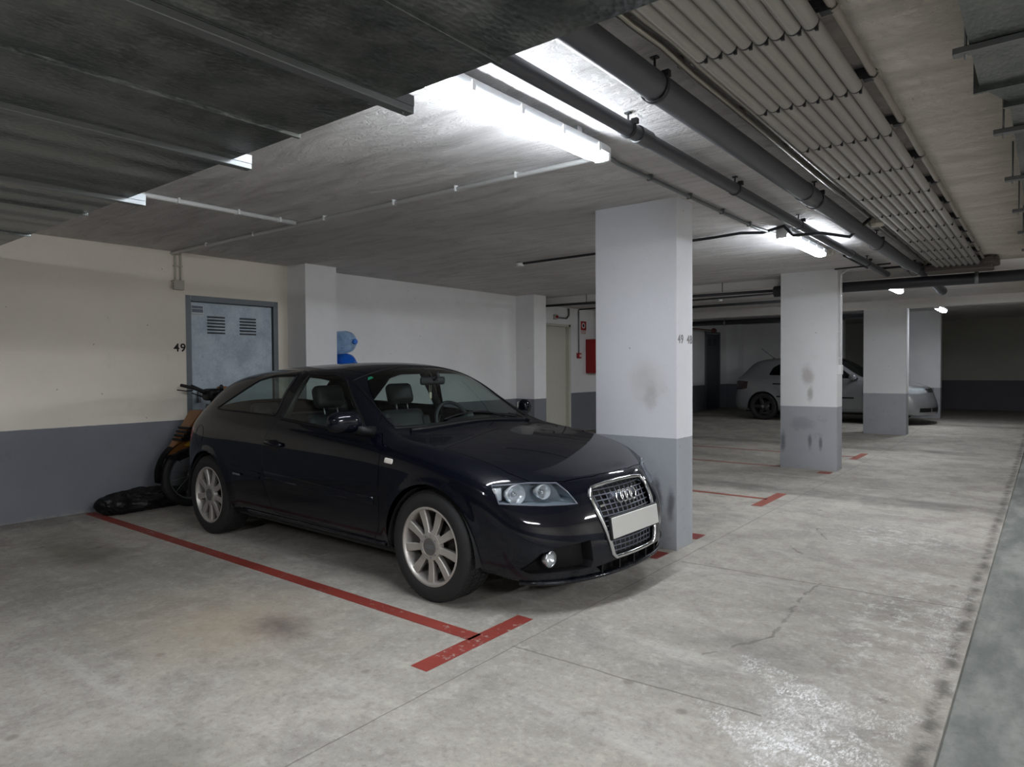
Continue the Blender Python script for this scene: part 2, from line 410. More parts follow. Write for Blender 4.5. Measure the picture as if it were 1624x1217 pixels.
# ================================================================== LAMPS
M_lamp = NT('lamp_diffuser'); M_lamp.set(color=(.9, .93, .95), rough=.3, emit=(.90, .95, 1.0), es=LAMP * .8); M_lamp = M_lamp.m
M_lamp2 = NT('fill_lamp_diffuser'); M_lamp2.set(color=(.9, .93, .95), rough=.3, emit=(.92, .95, 1.0), es=LAMP * 1.9); M_lamp2 = M_lamp2.m  # brighter diffuser for the added fill lamps out of view
M_house = simple('lamp_housing_plastic', (196, 198, 200), .45, var=.04)
M_clip = simple('lamp_clip_plastic', (214, 216, 216), .35, var=.03)
M_steel = simple('galvanised_strap', (120, 124, 126), .4, .7)
M_dark = simple('dark_steel', (52, 54, 58), .55, .4)
def lamp(x, y0, y1, label, z=2.455, m=None):
    ym = (y0 + y1) / 2; L = (y1 - y0) / 2
    t = thing('ceiling_lamp', label, 'lamp', (x, ym, z), group='fluorescent ceiling lamps')
    b = BM(); box(b, -.05, .05, -L, L, .0, .045, .01, 2); box(b, -.02, .02, -L * .7, -L * .7 + .04, .05, .09); box(b, -.02, .02, L * .7 - .04, L * .7, .05, .09)
    obj('housing', b, M_house, t, smooth=40)
    # rounded diffuser trough
    b = BM(); pr = []
    for k in range(13):
        a = R(8) + R(164) * k / 12; pr.append((.052 * math.cos(a), -.004 - .042 * math.sin(a)))
    n = 14; rows = []
    for i in range(n + 1):
        yy = -L + .02 + (2 * L - .04) * i / n
        sc = .8 if i in (0, n) else 1
        rows.append([b.verts.new((px * sc, yy, pz * sc)) for px, pz in pr])
    for A, B in zip(rows, rows[1:]):
        for k in range(12): b.faces.new((A[k], A[k + 1], B[k + 1], B[k])).smooth = True
    b.faces.new(rows[0]); b.faces.new(rows[-1][::-1])
    fix(b); obj('diffuser', b, m or M_lamp, t)
    for k in range(5):
        for s in (-1, 1):
            yy = -L + .12 + (2 * L - .24) * k / 4
            b = BM(); box(b, s * .057 - .003, s * .057 + .003, yy - .012, yy + .012, -.012, .03, .002); obj('clip', b, M_clip, t)
    for s in (-1, 1):
        b = BM(); box(b, -.045, .045, s * L - .012, s * L + .02, -.035, .045, .01, 2); obj('end_cap', b, M_clip, t, smooth=40)
    return t
lamp(-1.88, 1.62, 3.16, 'glowing fluorescent ceiling lamp nearest the camera, half hidden by the big metal duct')
lamp(-1.80, 5.98, 7.28, 'glowing fluorescent ceiling lamp in front of the second pillar')
lamp(-1.78, 10.5, 11.75, 'glowing fluorescent ceiling lamp just beyond the thick dark cross pipe')
lamp(-1.66, 14.9, 16.1, 'small glowing fluorescent ceiling lamp farthest away, beyond the white beam', 2.42)
# unseen lamps added to fill the room with light, behind the camera and opposite
lamp(-1.88, -2.3, -1.0, 'unseen fluorescent ceiling lamp added as fill light behind the photographer', m=M_lamp2)
for y, w in ((-.4, 'nearest the photographer'), (5.6, 'level with the near pillar')):
    for x, q in ((3.0, 'left'), (3.3, 'right')):
        lamp(x, y, y + 1.5, f'{q} one of two unseen fluorescent fill lamps added over the bays opposite, {w}', m=M_lamp2)

# ================================================================== CEILING PIPES
M_pvc = simple('grey_pvc_pipe', (150, 148, 144), .7, var=.06, spec=.3)
M_pvcd = simple('dark_grey_drain_pipe', (72, 74, 80), .42, var=.08)
M_black = simple('black_pipe', (34, 35, 40), .45, var=.05)
M_brass = simple('conduit_steel', (150, 146, 138), .3, .8)
M_cream = simple('cream_conduit', (140, 134, 126), .5, var=.05)
M_box = simple('junction_box_plastic', (176, 172, 162), .5, var=.06)
G_B = 'grey conduit pipes in the ceiling bundle'
ordn = ['first', 'second', 'third', 'fourth', 'fifth', 'sixth', 'seventh', 'eighth']
ranks = [2.40 + .665 * k for k in range(-3, 11)]
for i in range(8):
    x = -1.01 + .38 * i / 7
    b = BM()
    tube(b, [(x, -3.2, 2.465), (x, 9.1, 2.465)], .0264, 18)
    sfx = {0: ', by the steel conduits', 7: ', by the cream conduit'}.get(i, '')
    p = obj('conduit_pipe', b, M_pvc); tag(p, f'{ordn[i]} grey pipe of the ceiling bundle, counted from the drain pipe{sfx}', 'pipe', G_B)
    for y in ranks:
        b = BM(); lathe(b, [(.0264, y - .006), (.0272, y - .005), (.0272, y + .005), (.0264, y + .006)], 16, 'Y', (x, 0, 2.465), close=True)
        box(b, x - .004 + .018, x + .006 + .018, y - .006, y + .006, 2.433, 2.45); obj('pipe_clamp', b, M_dark, p)
place = ['nearest', 'second', 'third', 'fourth', 'fifth', 'sixth', 'seventh', 'eighth', 'ninth', 'tenth', 'eleventh', 'twelfth', 'thirteenth', 'fourteenth']
for k, y in enumerate(ranks[3:]):
    b = BM(); box(b, -1.06, -.565, y - .018, y + .018, 2.497, 2.53, .002); box(b, -.6, -.565, y - .018, y + .018, 2.48, 2.50)
    o = obj('support_channel', b, M_dark); tag(o, f'dark steel channel holding the pipe bundle, {place[k]} from the camera', 'bracket', 'steel channels above the pipe bundle')
b = BM(); tube(b, [(-.555, -3, 2.50), (-.575, 9.0, 2.50)], .015, 12)
for y in ranks: lathe(b, [(.02, y - .01), (.021, y), (.02, y + .01)], 12, 'Y', (-.555 - .02 * (y + 3) / 12.3, 0, 2.5), close=True)
tag(obj('strip_conduit', b, M_cream), 'cream conduit running alone right of the grey pipe bundle', 'pipe')
def clampring(x, y, z, r, parent, side=1):
    b = BM(); lathe(b, [(r + .001, y - .012), (r + .005, y - .011), (r + .005, y + .011), (r + .001, y + .012)], 24, 'Y', (x, 0, z), close=True)
    box(b, x + r * .6, x + r * .6 + .03, y - .012, y + .012, z + r * .5, z + r * .5 + .025)
    box(b, x - r - .018, x - r, y - .008, y + .008, z - .008, z + .008)
    tube(b, [(x, y, z + r), (x, y, HC - .001)], .005, 8); box(b, x - .015, x + .015, y - .012, y + .012, HC - .007, HC - .001)
    return obj('pipe_clamp', b, M_dark, parent)
def sleeve(b, x, y0, y1, z, r): lathe(b, [(r, y0), (r + .006, y0 + .001), (r + .006, y1 - .001), (r, y1)], 28, 'Y', (x, 0, z))
b = BM(); tube(b, [(-1.22, -3.5, 2.42), (-1.22, 8.5, 2.43), (-1.22, 9.3, 2.468), (-1.22, 10.2, 2.468), (-1.22, 11.55, 2.40)], .056, 28); sleeve(b, -1.22, 4.5, 4.66, 2.424, .056); sleeve(b, -1.22, 11.42, 11.56, 2.403, .056)
dp = obj('drain_pipe', b, M_pvcd, smooth=40); tag(dp, 'thick dark grey drain pipe hanging under the ceiling along the aisle', 'pipe')
for y in (2.45, 4.75, 6.8, 9.0): clampring(-1.22, y, 2.42, .056, dp)
b = BM(); tube(b, [(-1.58, -3.5, 2.46), (-1.585, 9.5, 2.46)], .036, 24); sleeve(b, -1.58, 2.98, 3.1, 2.46, .036); sleeve(b, -1.585, 7.5, 7.6, 2.46, .036)
dp = obj('drain_pipe', b, M_pvcd, smooth=40); tag(dp, 'thinner dark grey drain pipe right beside the fluorescent lamps', 'pipe')
for y in (2.9, 4.3, 5.7, 8.3): clampring(-1.583, y, 2.46, .036, dp)
# twin steel conduits
for x, lab in ((-1.135, 'thin steel conduit beside the thick drain pipe, left one of the pair'), (-1.085, 'thin steel conduit touching the pipe bundle, right one of the pair')):
    b = BM(); tube(b, [(x, -3, 2.505), (x, 2.1, 2.505), (x + .01, 2.3, 2.505), (x + .005, 2.45, 2.505), (x, 2.6, 2.505), (x - .0, 9.05, 2.505)], .015, 10)
    for y in ranks: box(b, x - .014, x + .014, y + .1, y + .125, 2.495, 2.538)
    tag(obj('steel_conduit', b, M_brass), lab, 'conduit', 'twin steel conduits')
# conduit from lamp to lamp
b = BM(); tube(b, [(-1.93, 3.25, 2.50), (-1.98, 3.5, 2.515), (-1.98, 5.9, 2.515), (-1.86, 6.1, 2.48)], .013, 10)
for y in (3.9, 4.5, 5.1, 5.7): box(b, -1.998, -1.962, y, y + .02, 2.50, 2.538)
tag(obj('steel_conduit', b, M_steel), 'grey conduit linking the near lamp to the next lamp past the pillar', 'conduit')
b = BM(); tube(b, [(-6.98, 3.27, 2.515), (-2.02, 3.34, 2.515), (-1.9, 3.22, 2.49)], .016, 10)
for x in (-6.3, -5.5, -4.5, -3.7, -3.1, -2.6):
    yc = 3.27 + (x + 6.98) * .0141; box(b, x, x + .012, yc - .019, yc + .019, 2.50, 2.538)
tag(obj('lamp_conduit', b, M_clip), 'pale conduit crossing the ceiling from the near lamp to the cream wall', 'conduit')
b = BM(); tube(b, [(-4.83, 1.0, 2.52), (-4.83, 3.26, 2.52)], .018, 10)
for y in (2.3, 2.75, 3.1): box(b, -4.86, -4.80, y, y + .015, 2.50, 2.538)
tag(obj('lamp_conduit', b, M_clip), 'short white conduit coming out from behind the left metal duct', 'conduit')
b = BM(); tube(b, [(-4.7, 6.15, 2.515), (-2.5, 6.1, 2.52), (-2.16, 6.02, 2.515), (-1.98, 6.05, 2.50), (-1.75, 5.88, 2.50), (-1.66, 5.82, 2.4), (-1.45, 5.86, 2.40), (-1.25, 5.9, 2.35), (-1.12, 5.98, 2.49)], .013, 10)
tag(obj('flexible_cable', b, M_dark), 'dark flexible cable crossing the ceiling past the second lamp', 'cable')
b = BM(); lathe(b, [(0, 0), (.045, 0), (.05, .03), (.03, .045), (0, .045)], 20, 'Z', (-4.75, 6.15, 2.49)); fix(b)
tag(obj('smoke_detector', b, M_clip, smooth=40), 'small round white detector on the ceiling left of the near pillar', 'detector')
def jbox(x, y, z, lab, r=.055):
    b = BM(); lathe(b, [(0, -.03), (r * .8, -.03), (r, -.015), (r, .03), (0, .03)], 8, 'Z', (x, y, z)); fix(b)
    tube(b, [(x + r, y, z), (x + r + .03, y, z)], .014, 8); tube(b, [(x - r, y, z), (x - r - .03, y, z)], .014, 8)
    tag(obj('junction_box', b, M_box, smooth=30), lab, 'junction box')
jbox(-1.09, 6.1, 2.475, 'round beige junction box beside the pipe bundle', .06)
jbox(-1.83, 7.5, 2.48, 'round beige junction box at the far end of the second lamp', .07)
b = BM(); tube(b, [(-4.6, 11.7, 2.53), (-3.4, 11.6, 2.53)], .006, 6); lathe(b, [(0, 0), (.04, 0), (.05, .03), (.03, .05), (0, .05)], 16, 'Z', (-4.59, 11.74, 2.485)); fix(b)
tag(obj('smoke_detector', b, M_clip, smooth=40), 'round white detector on the ceiling between the first and second pillars', 'detector')
for y0, xs in ((9.56, None),):
    b = BM(); tube(b, [(-2.93, 9.56, 2.345), (XR, 9.56, 2.318)], .066, 28); lathe(b, [(.066, -2.97), (.075, -2.965), (.075, -2.86), (.066, -2.855)], 24, 'X', (0, 9.56, 2.352)); b2 = obj('cross_pipe', b, M_black, smooth=40)
    tag(b2, 'thick black pipe crossing the garage in front of the first ceiling beam', 'pipe')
    b = BM(); lathe(b, [(.067, -.69), (.072, -.69), (.072, -.65), (.067, -.65)], 24, 'X', (0, 9.56, 2.342), close=True); tube(b, [(-.67, 9.56, 2.41), (-.67, 9.56, HC - .002)], .008, 8); obj('pipe_clamp', b, M_steel, b2)
b = BM(); tube(b, [(-7.5, 9.56, 2.40), (-2.96, 9.56, 2.365)], .02, 14)
for x in (-6, -4.9, -3.7): tube(b, [(x, 9.56, 2.4), (x, 9.56, HC - .002)], .005, 6)
tag(obj('cross_pipe', b, M_dark), 'thin dark pipe crossing behind the near pillar towards the left wall', 'pipe')
b = BM(); tube(b, [(-7.3, 14.62, 2.30), (-2.2, 14.62, 2.30)], .055, 20); b2 = obj('cross_pipe', b, M_black); tag(b2, 'black pipe crossing low behind the far white beam', 'pipe')
b = BM(); lathe(b, [(.056, -5.62), (.062, -5.62), (.062, -5.58), (.056, -5.58)], 20, 'X', (0, 14.62, 2.30), close=True); tube(b, [(-5.6, 14.62, 2.35), (-5.6, 14.62, 2.6)], .008, 6); obj('pipe_clamp', b, M_steel, b2)
b = BM(); box(b, -1.14, -.50, 9.1, 9.45, 2.40, 2.47, .01); box(b, -.66, -.44, 9.12, 9.4, 2.44, 2.53, .02, 2); box(b, -.6, -.48, 9.04, 9.12, 2.45, 2.52, .01)
tag(obj('cable_tray', b, simple('brown_grey_tray', (84, 80, 76), .6, .3), smooth=40), 'brown grey box where the pipe bundle ends above the black cross pipe', 'tray')
# bits of loose pipe near the beam
b = BM(); tube(b, [(-1.75, 8.0, 2.52), (-1.75, 9.2, 2.52)], .012, 8); tube(b, [(-1.6, 9.2, 2.5), (-.9, 9.2, 2.5)], .014, 8); tube(b, [(-2.05, 8.9, 2.5), (-1.45, 8.9, 2.51)], .01, 8)
tag(obj('flexible_cable', b, M_dark), 'tangle of dark cables on the ceiling beside the second pillar top', 'cable')
b = BM(); tube(b, [(-1.95, 9.1, 2.5), (-2.05, 9.24, 2.48), (-2.06, 9.25, 2.40), (-2.062, 9.25, 1.34)], .011, 10)
for z in (2.2, 1.75, 1.42): box(b, -2.08, -2.05, 9.235, 9.265, z, z + .015)
tag(obj('switch_conduit', b, M_clip), 'pale conduit running down the side of the second pillar', 'conduit')
b = BM(); box(b, -2.082, -2.035, 9.21, 9.29, 1.22, 1.34, .006, 2); tag(obj('switch_box', b, M_clip, smooth=40), 'small pale switch box on the side of the second pillar', 'switch')

# ================================================================== METAL DUCTS
def duct_mat():
    t = NT('galvanised_sheet')
    n = t.noise(5, 5, .7); sp = t.n('ShaderNodeTexVoronoi'); t.put(sp.inputs['Vector'], t.vmath('MULTIPLY', t.pos(), (1, .6, 1))); sp.inputs['Scale'].default_value = 70.
    f = t.noise(60, 4, .7)
    c = t.mix(t.mr(n, .35, .65), lin((92, 99, 99)), lin((124, 128, 125)))
    c = t.mix(t.math('MULTIPLY', t.mr(f, .45, .7), .4), c, lin((150, 152, 150)))
    t.set(color=c, rough=t.mr(n, .3, .7, .28, .42), metal=.8)
    w = t.noise(3.2, 1, .5, stretch=(1, .01, 1))
    t.bump(t.math('ADD', w, t.math('MULTIPLY', sp.outputs['Distance'], .02)), .6, .12)
    return t.m
M_duct = duct_mat()
t = thing('ventilation_duct', 'huge flat galvanised ventilation duct hanging across the top left of the picture', 'duct', (-3.5, .6, 2.12))
b = BM(); box(b, -3.5, 3.2, -.95, .77, 0, .20, .004)
# folded stiffening creases
obj('duct_body', b, M_duct, t)
for x in (-1.53, -2.43, -3.34):
    b = BM(); box(b, x + 3.5 - .018, x + 3.5 + .018, -1.02, .84, -.024, -.002, .002); box(b, x + 3.5 + .014, x + 3.5 + .018, -1.02, .84, -.002, .03)
    for yy in (-1.0, .81): tube(b, [(x + 3.5, yy, -.035), (x + 3.5, yy, .42)] if yy < 0 else [(x + 3.5, yy, -.03), (x + 3.5, yy, .42)], .004, 6)
    obj('support_rail', b, M_steel, t)
for x in (-1.12, -3.82, -4.66, -2.0, -5.6):
    b = BM(); box(b, x + 3.5 - .006, x + 3.5 + .006, -.96, .772, -.012, .2, .001); obj('duct_flange', b, M_duct, t)
t2 = thing('ventilation_duct', 'galvanised duct hanging along the right edge of the picture, seen from below', 'duct', (.2, 3, 2.35))
b = BM()
for (y0, y1, xl0, xl1) in ((-6.0, .06, -.41, -.41), (.06, .3, -.41, -.33), (.3, 5.6, -.33, -.33)):
    vs = [b.verts.new(v) for v in ((xl0, y0, .0), (.5, y0, 0), (.5, y1, 0), (xl1, y1, 0), (xl0, y0, .15), (.5, y0, .15), (.5, y1, .15), (xl1, y1, .15))]
    for q in ((0, 3, 2, 1), (4, 5, 6, 7), (0, 1, 5, 4), (2, 3, 7, 6), (1, 2, 6, 5), (3, 0, 4, 7)): b.faces.new([vs[i] for i in q])
obj('duct_body', b, M_duct, t2)
for k, y in enumerate((-1.3, -.36, .65, 1.6, 2.57, 3.5, 4.5)):
    xl = -.455 if y < 0 else -.40
    b = BM(); box(b, xl, .6, y - .018, y + .018, -.024, -.002, .002); tube(b, [(xl + .035, y, -.04), (xl + .035, y, .19)], .0045, 6); tube(b, [(.55, y, -.04), (.55, y, .19)], .0045, 6)
    obj('support_rail', b, M_steel, t2)
for y, xl in ((.06, -.43), (.3, -.35)):
    b = BM(); box(b, xl, .52, y - .008, y + .008, -.02, .15, .001); obj('duct_flange', b, M_duct, t2)

# ================================================================== DOORS AND WALL FITTINGS
def galv():
    t = NT('galvanised_door')
    n = t.noise(3, 5, .7); f = t.noise(45, 4, .7)
    c = t.mix(t.mr(n, .3, .7), lin((128, 140, 150)), lin((164, 174, 182)))
    c = t.mix(t.math('MULTIPLY', t.mr(f, .5, .75), .3), c, lin((196, 204, 208)))
    sc = t.n('ShaderNodeTexVoronoi'); t.put(sc.inputs['Vector'], t.pos()); sc.inputs['Scale'].default_value = 9.
    c = t.mix(t.math('MULTIPLY', t.mr(sc.outputs['Distance'], .12, .07), .35), c, lin((100, 106, 110)))
    t.set(color=c, rough=.5, metal=.35); t.bump(n, .1, .01); return t.m
M_galv = galv()
M_frame = simple('door_frame_metal', (100, 106, 110), .5, .3)
M_slot = simple('vent_shadow_gap', (22, 24, 26), .8, var=0)
def storage_door(name, x, y0, y1, ztop, label, m=None):
    m = m or M_galv
    t = bpy.data.objects.new(name, None); COL.objects.link(t); t.location = (x, (y0 + y1) / 2, 0); t['kind'] = 'structure'; t['label'] = label; t['category'] = 'door'
    w = (y1 - y0) / 2
    b = BM(); box(b, -.03, .012, -w - .06, -w, 0, ztop + .06, .003); box(b, -.03, .012, w, w + .06, 0, ztop + .06, .003); box(b, -.03, .012, -w, w, ztop, ztop + .06, .003)
    obj('door_frame', b, M_frame, t)
    b = BM(); box(b, -.05, -.018, -w + .006, w - .006, .01, ztop - .008, .003); obj('door_leaf', b, m, t)
    v = []
    for s in (-1, 1):
        b = BM(); yc = s * .185 - .01
        for k in range(6):
            zz = ztop - .155 - k * .034
            box(b, -.0185, -.0165, yc - .1, yc + .1, zz - .009, zz + .009)
        ve = obj('vent', b, M_slot, t)
        b = BM()
        for k in range(6):
            zz = ztop - .155 - k * .034
            g = [b.verts.new(q) for q in ((-.018, yc - .1, zz + .011), (-.018, yc + .1, zz + .011), (-.008, yc + .1, zz + .002), (-.008, yc - .1, zz + .002))]
            b.faces.new(g)
        obj('louvre', b, m, ve)
    return t
d1 = storage_door('door_1', -7.05, 3.485, 4.445, 2.05, 'galvanised storage door with two louvred vents behind the black car')
M_note = simple('notice_paper', (186, 190, 192), .6, var=.05); M_noteb = simple('notice_blue', (92, 100, 112), .6, var=.1)
b = BM(); box(b, -.017, -.0155, -.465, -.335, 1.90, 2.01); n_ = obj('notice', b, M_note, d1)
b = BM(); box(b, -.0155, -.0152, -.46, -.34, 1.935, 1.972); box(b, -.0155, -.0152, -.46, -.34, 1.978, 2.005)
for k in range(6): box(b, -.0155, -.0151, -.455 + .02 * k, -.443 + .02 * k, 1.915, 1.921)
obj('notice_print', b, M_noteb, n_)
b = BM(); box(b, -.018, .02, -.42, -.39, .98, 1.1, .004); tube(b, [(.01, -.405, 1.06), (.04, -.405, 1.06), (.04, -.30, 1.06)], .008, 8); obj('door_handle', b, M_frame, d1)
M_galvd = simple('weathered_steel_door', (74, 84, 88), .5, .4)
d2 = storage_door('door_2', -7.62, 18.5, 19.45, 2.28, 'dark steel storage door with vents at the far end of the left wall', M_galvd)
M_bdoor = simple('beige_door_paint', (196, 194, 182), .6, var=.05)
t = bpy.data.objects.new('door_3', None); COL.objects.link(t); t.location = (-7.66, 11.05, 0); t['kind'] = 'structure'; t['label'] = 'plain beige door between the wall pilaster and the red hose cabinet'; t['category'] = 'door'
b = BM(); box(b, -.1, -.07, -.5, .5, 0, 2.17, .003); obj('door_leaf', b, M_bdoor, t)
b = BM(); box(b, -.1, .012, -.54, -.49, 0, 2.2, .003); box(b, -.1, .012, .47, .54, 0, 2.2, .003); box(b, -.1, .012, -.54, .54, 2.15, 2.2, .003); obj('door_frame', b, M_bdoor, t)
# junction box above the storage door
b = BM(); box(b, -7.042, -6.99, 3.29, 3.40, 2.15, 2.25, .01, 2); j = obj('wall_junction_box', b, M_box, smooth=40)
for z in (2.17, 2.2, 2.23):
    bb = BM(); tube(bb, [(-7.01, 3.29, z), (-7.01, 3.275, z)], .009, 8); obj('cable_gland', bb, M_box, j)
tag(j, 'beige junction box on the cream wall above the stencilled 49', 'junction box')
b = BM(); tube(b, [(-7.02, 3.318, 2.25), (-7.02, 3.318, 2.5), (-7.0, 3.3, 2.53)], .009, 8); tube(b, [(-7.02, 3.372, 2.25), (-7.02, 3.372, 2.5), (-7.0, 3.36, 2.53)], .009, 8); box(b, -7.04, -7.008, 3.30, 3.39, 2.39, 2.40)
tag(obj('wall_conduit', b, M_box), 'pair of thin conduits dropping from the ceiling to the wall junction box', 'conduit')
# fittings by the beige door
M_redp = simple('red_enamel', (150, 22, 26), .4, var=.08)
M_white = simple('white_plastic', (220, 220, 216), .5, var=.03)
b = BM(); box(b, -7.652, -7.60, 10.96, 11.06, 2.28, 2.38, .006); o = obj('emergency_bell', b, M_box); tag(o, 'small box with a red button on the wall above the beige door', 'bell')
b = BM(); lathe(b, [(0, 0), (.025, 0), (.025, -.04), (0, -.04)], 12, 'X', (-7.565, 11.01, 2.33)); fix(b); obj('button', b, M_redp, o)
b = BM(); tube(b, [(-7.62, 11.06, 2.32), (-7.62, 11.4, 2.32), (-7.62, 11.48, 2.38), (-7.62, 11.48, 2.52)], .016, 8); tag(obj('wall_conduit', b, M_steel), 'grey conduit bending up to the ceiling above the beige door', 'conduit')
b = BM(); tube(b, [(-7.63, 11.86, 1.62), (-7.63, 11.86, 2.52)], .011, 8); tag(obj('wall_conduit', b, M_steel), 'grey conduit dropping to the red fire alarm call point', 'conduit')
b = BM(); box(b, -7.652, -7.60, 11.80, 11.92, 1.52, 1.63, .008, 2); o = obj('fire_call_point', b, M_redp, smooth=40); tag(o, 'small red fire alarm call point on the white wall', 'fire alarm')
b = BM(); box(b, -7.6, -7.596, 11.84, 11.90, 1.55, 1.60); obj('button', b, M_white, o)
t = thing('fire_hose_sign', 'red and white fire hose sign on the wall above the red cabinet', 'sign', (-7.648, 12.06, 2.16))
b = BM(); box(b, 0, .004, -.12, .12, -.15, .15); obj('sign_board', b, M_white, t)
b = BM(); box(b, .004, .006, -.105, .105, -.05, .135); ps = obj('pictogram', b, M_redp, t)
b = BM(); lathe(b, [(.035, .006), (.06, .006), (.06, .0075), (.035, .0075)], 24, 'X', (0, 0, .045), close=True); obj('hose_ring', b, M_white, ps)
b = BM(); lathe(b, [(0, .0065), (.03, .0065), (.03, .0085), (0, .0085)], 24, 'X', (0, 0, .045)); obj('hose_disc', fix(b), M_slot, ps)
b = BM()
for k in range(3):
    for q in range(7): box(b, .004, .006, -.1 + q * .029, -.1 + q * .029 + .02, -.075 - k * .026, -.062 - k * .026)
obj('lettering', b, M_redp, t)
b = BM(); box(b, -7.65, -7.42, 12.15, 12.85, 1.21, 1.92, .008, 2); t = obj('fire_hose_cabinet', b, M_redp, smooth=40); tag(t, 'red fire hose cabinet on the white wall, partly hidden by the near pillar', 'cabinet')
b = BM(); box(b, -7.42, -7.414, 12.2, 12.8, 1.26, 1.87, .004); obj('cabinet_door', b, M_redp, t)
b = BM(); tube(b, [(-7.5, 12.5, 1.92), (-7.5, 12.5, 2.44), (-7.45, 12.45, 2.48), (-3.0, 12.4, 2.48)], .024, 12); tube(b, [(-7.45, 11.6, 2.50), (-3.2, 11.2, 2.50)], .014, 8)
tag(obj('sprinkler_pipe', b, M_dark), 'dark water pipe running along the ceiling and down to the red cabinet', 'pipe')
b = BM(); tube(b, [(-7.3, 15.4, 2.33), (-7.3, 18.2, 2.33)], .02, 8); tube(b, [(-7.3, 16.5, 2.33), (-7.3, 16.5, 2.62)], .01, 6); lathe(b, [(0, 0), (.07, 0), (.07, .08), (0, .08)], 14, 'Y', (-7.3, 18.2, 2.33)); fix(b)
tag(obj('alarm_bell', b, simple('rusty_red', (104, 70, 62), .6), smooth=40), 'round reddish bell on a rod above the far storage door', 'bell')
# drain plate by the red line
b = BM(); box(b, -4.26, -4.04, 2.88, 2.98, 0, .003); tag(obj('floor_plate', b, simple('dusty_plate', (150, 148, 138), .7)), 'small pale plate lying on the floor beside the black car sill', 'plate')
# ================================================================== CAR TOOLS
def cage_mesh(st, front, rear, lv=3):
    """st: stations rear to front, each 12 points (x,y,z) from sill to centre line; front/rear: columns (5) x rows (6) of the end faces"""
    bm = BM(); V = {}
    def vert(key, p, s):
        if abs(p[1]) < 1e-6: s = 0
        k = (key, s)
        if k not in V: V[k] = bm.verts.new((p[0], p[1] * (s or 1), p[2]))
        return V[k]
    for s in (1, -1):
        G = [[vert(('s', i, j), p, s) for j, p in enumerate(r_)] for i, r_ in enumerate(st)]
        def q(a, b_, c, d):
            vs = (a, b_, c, d) if s > 0 else (d, c, b_, a)
            if len(set(vs)) == 4: bm.faces.new(vs)
        for i in range(len(st) - 1):
            for j in range(11): q(G[i][j], G[i][j + 1], G[i + 1][j + 1], G[i + 1][j])
        for nm, cols, row, flip in (('f', front, G[-1], False), ('r', rear, G[0], True)):
            F = [[row[k] for k in range(6)] + [row[6]]]
            for ci, c in enumerate(cols):
                F.append([vert((nm, ci, k), p, s) for k, p in enumerate(c)] + [row[7 + ci]])
            for a, b_ in zip(F, F[1:]):
                for k in range(6):
                    if flip: q(b_[k], b_[k + 1], a[k + 1], a[k])
                    else: q(a[k], a[k + 1], b_[k + 1], b_[k])
    me = bpy.data.meshes.new('cage'); bm.to_mesh(me); bm.free()
    o = bpy.data.objects.new('cage', me); COL.objects.link(o)
    md = o.modifiers.new('s', 'SUBSURF'); md.levels = lv; md.render_levels = lv
    bpy.context.view_layer.update()
    me2 = bpy.data.meshes.new_from_object(o.evaluated_get(bpy.context.evaluated_depsgraph_get()))
    bpy.data.objects.remove(o)
    bm = BM(); bm.from_mesh(me2); bmesh.ops.recalc_face_normals(bm, faces=bm.faces)
    return bm
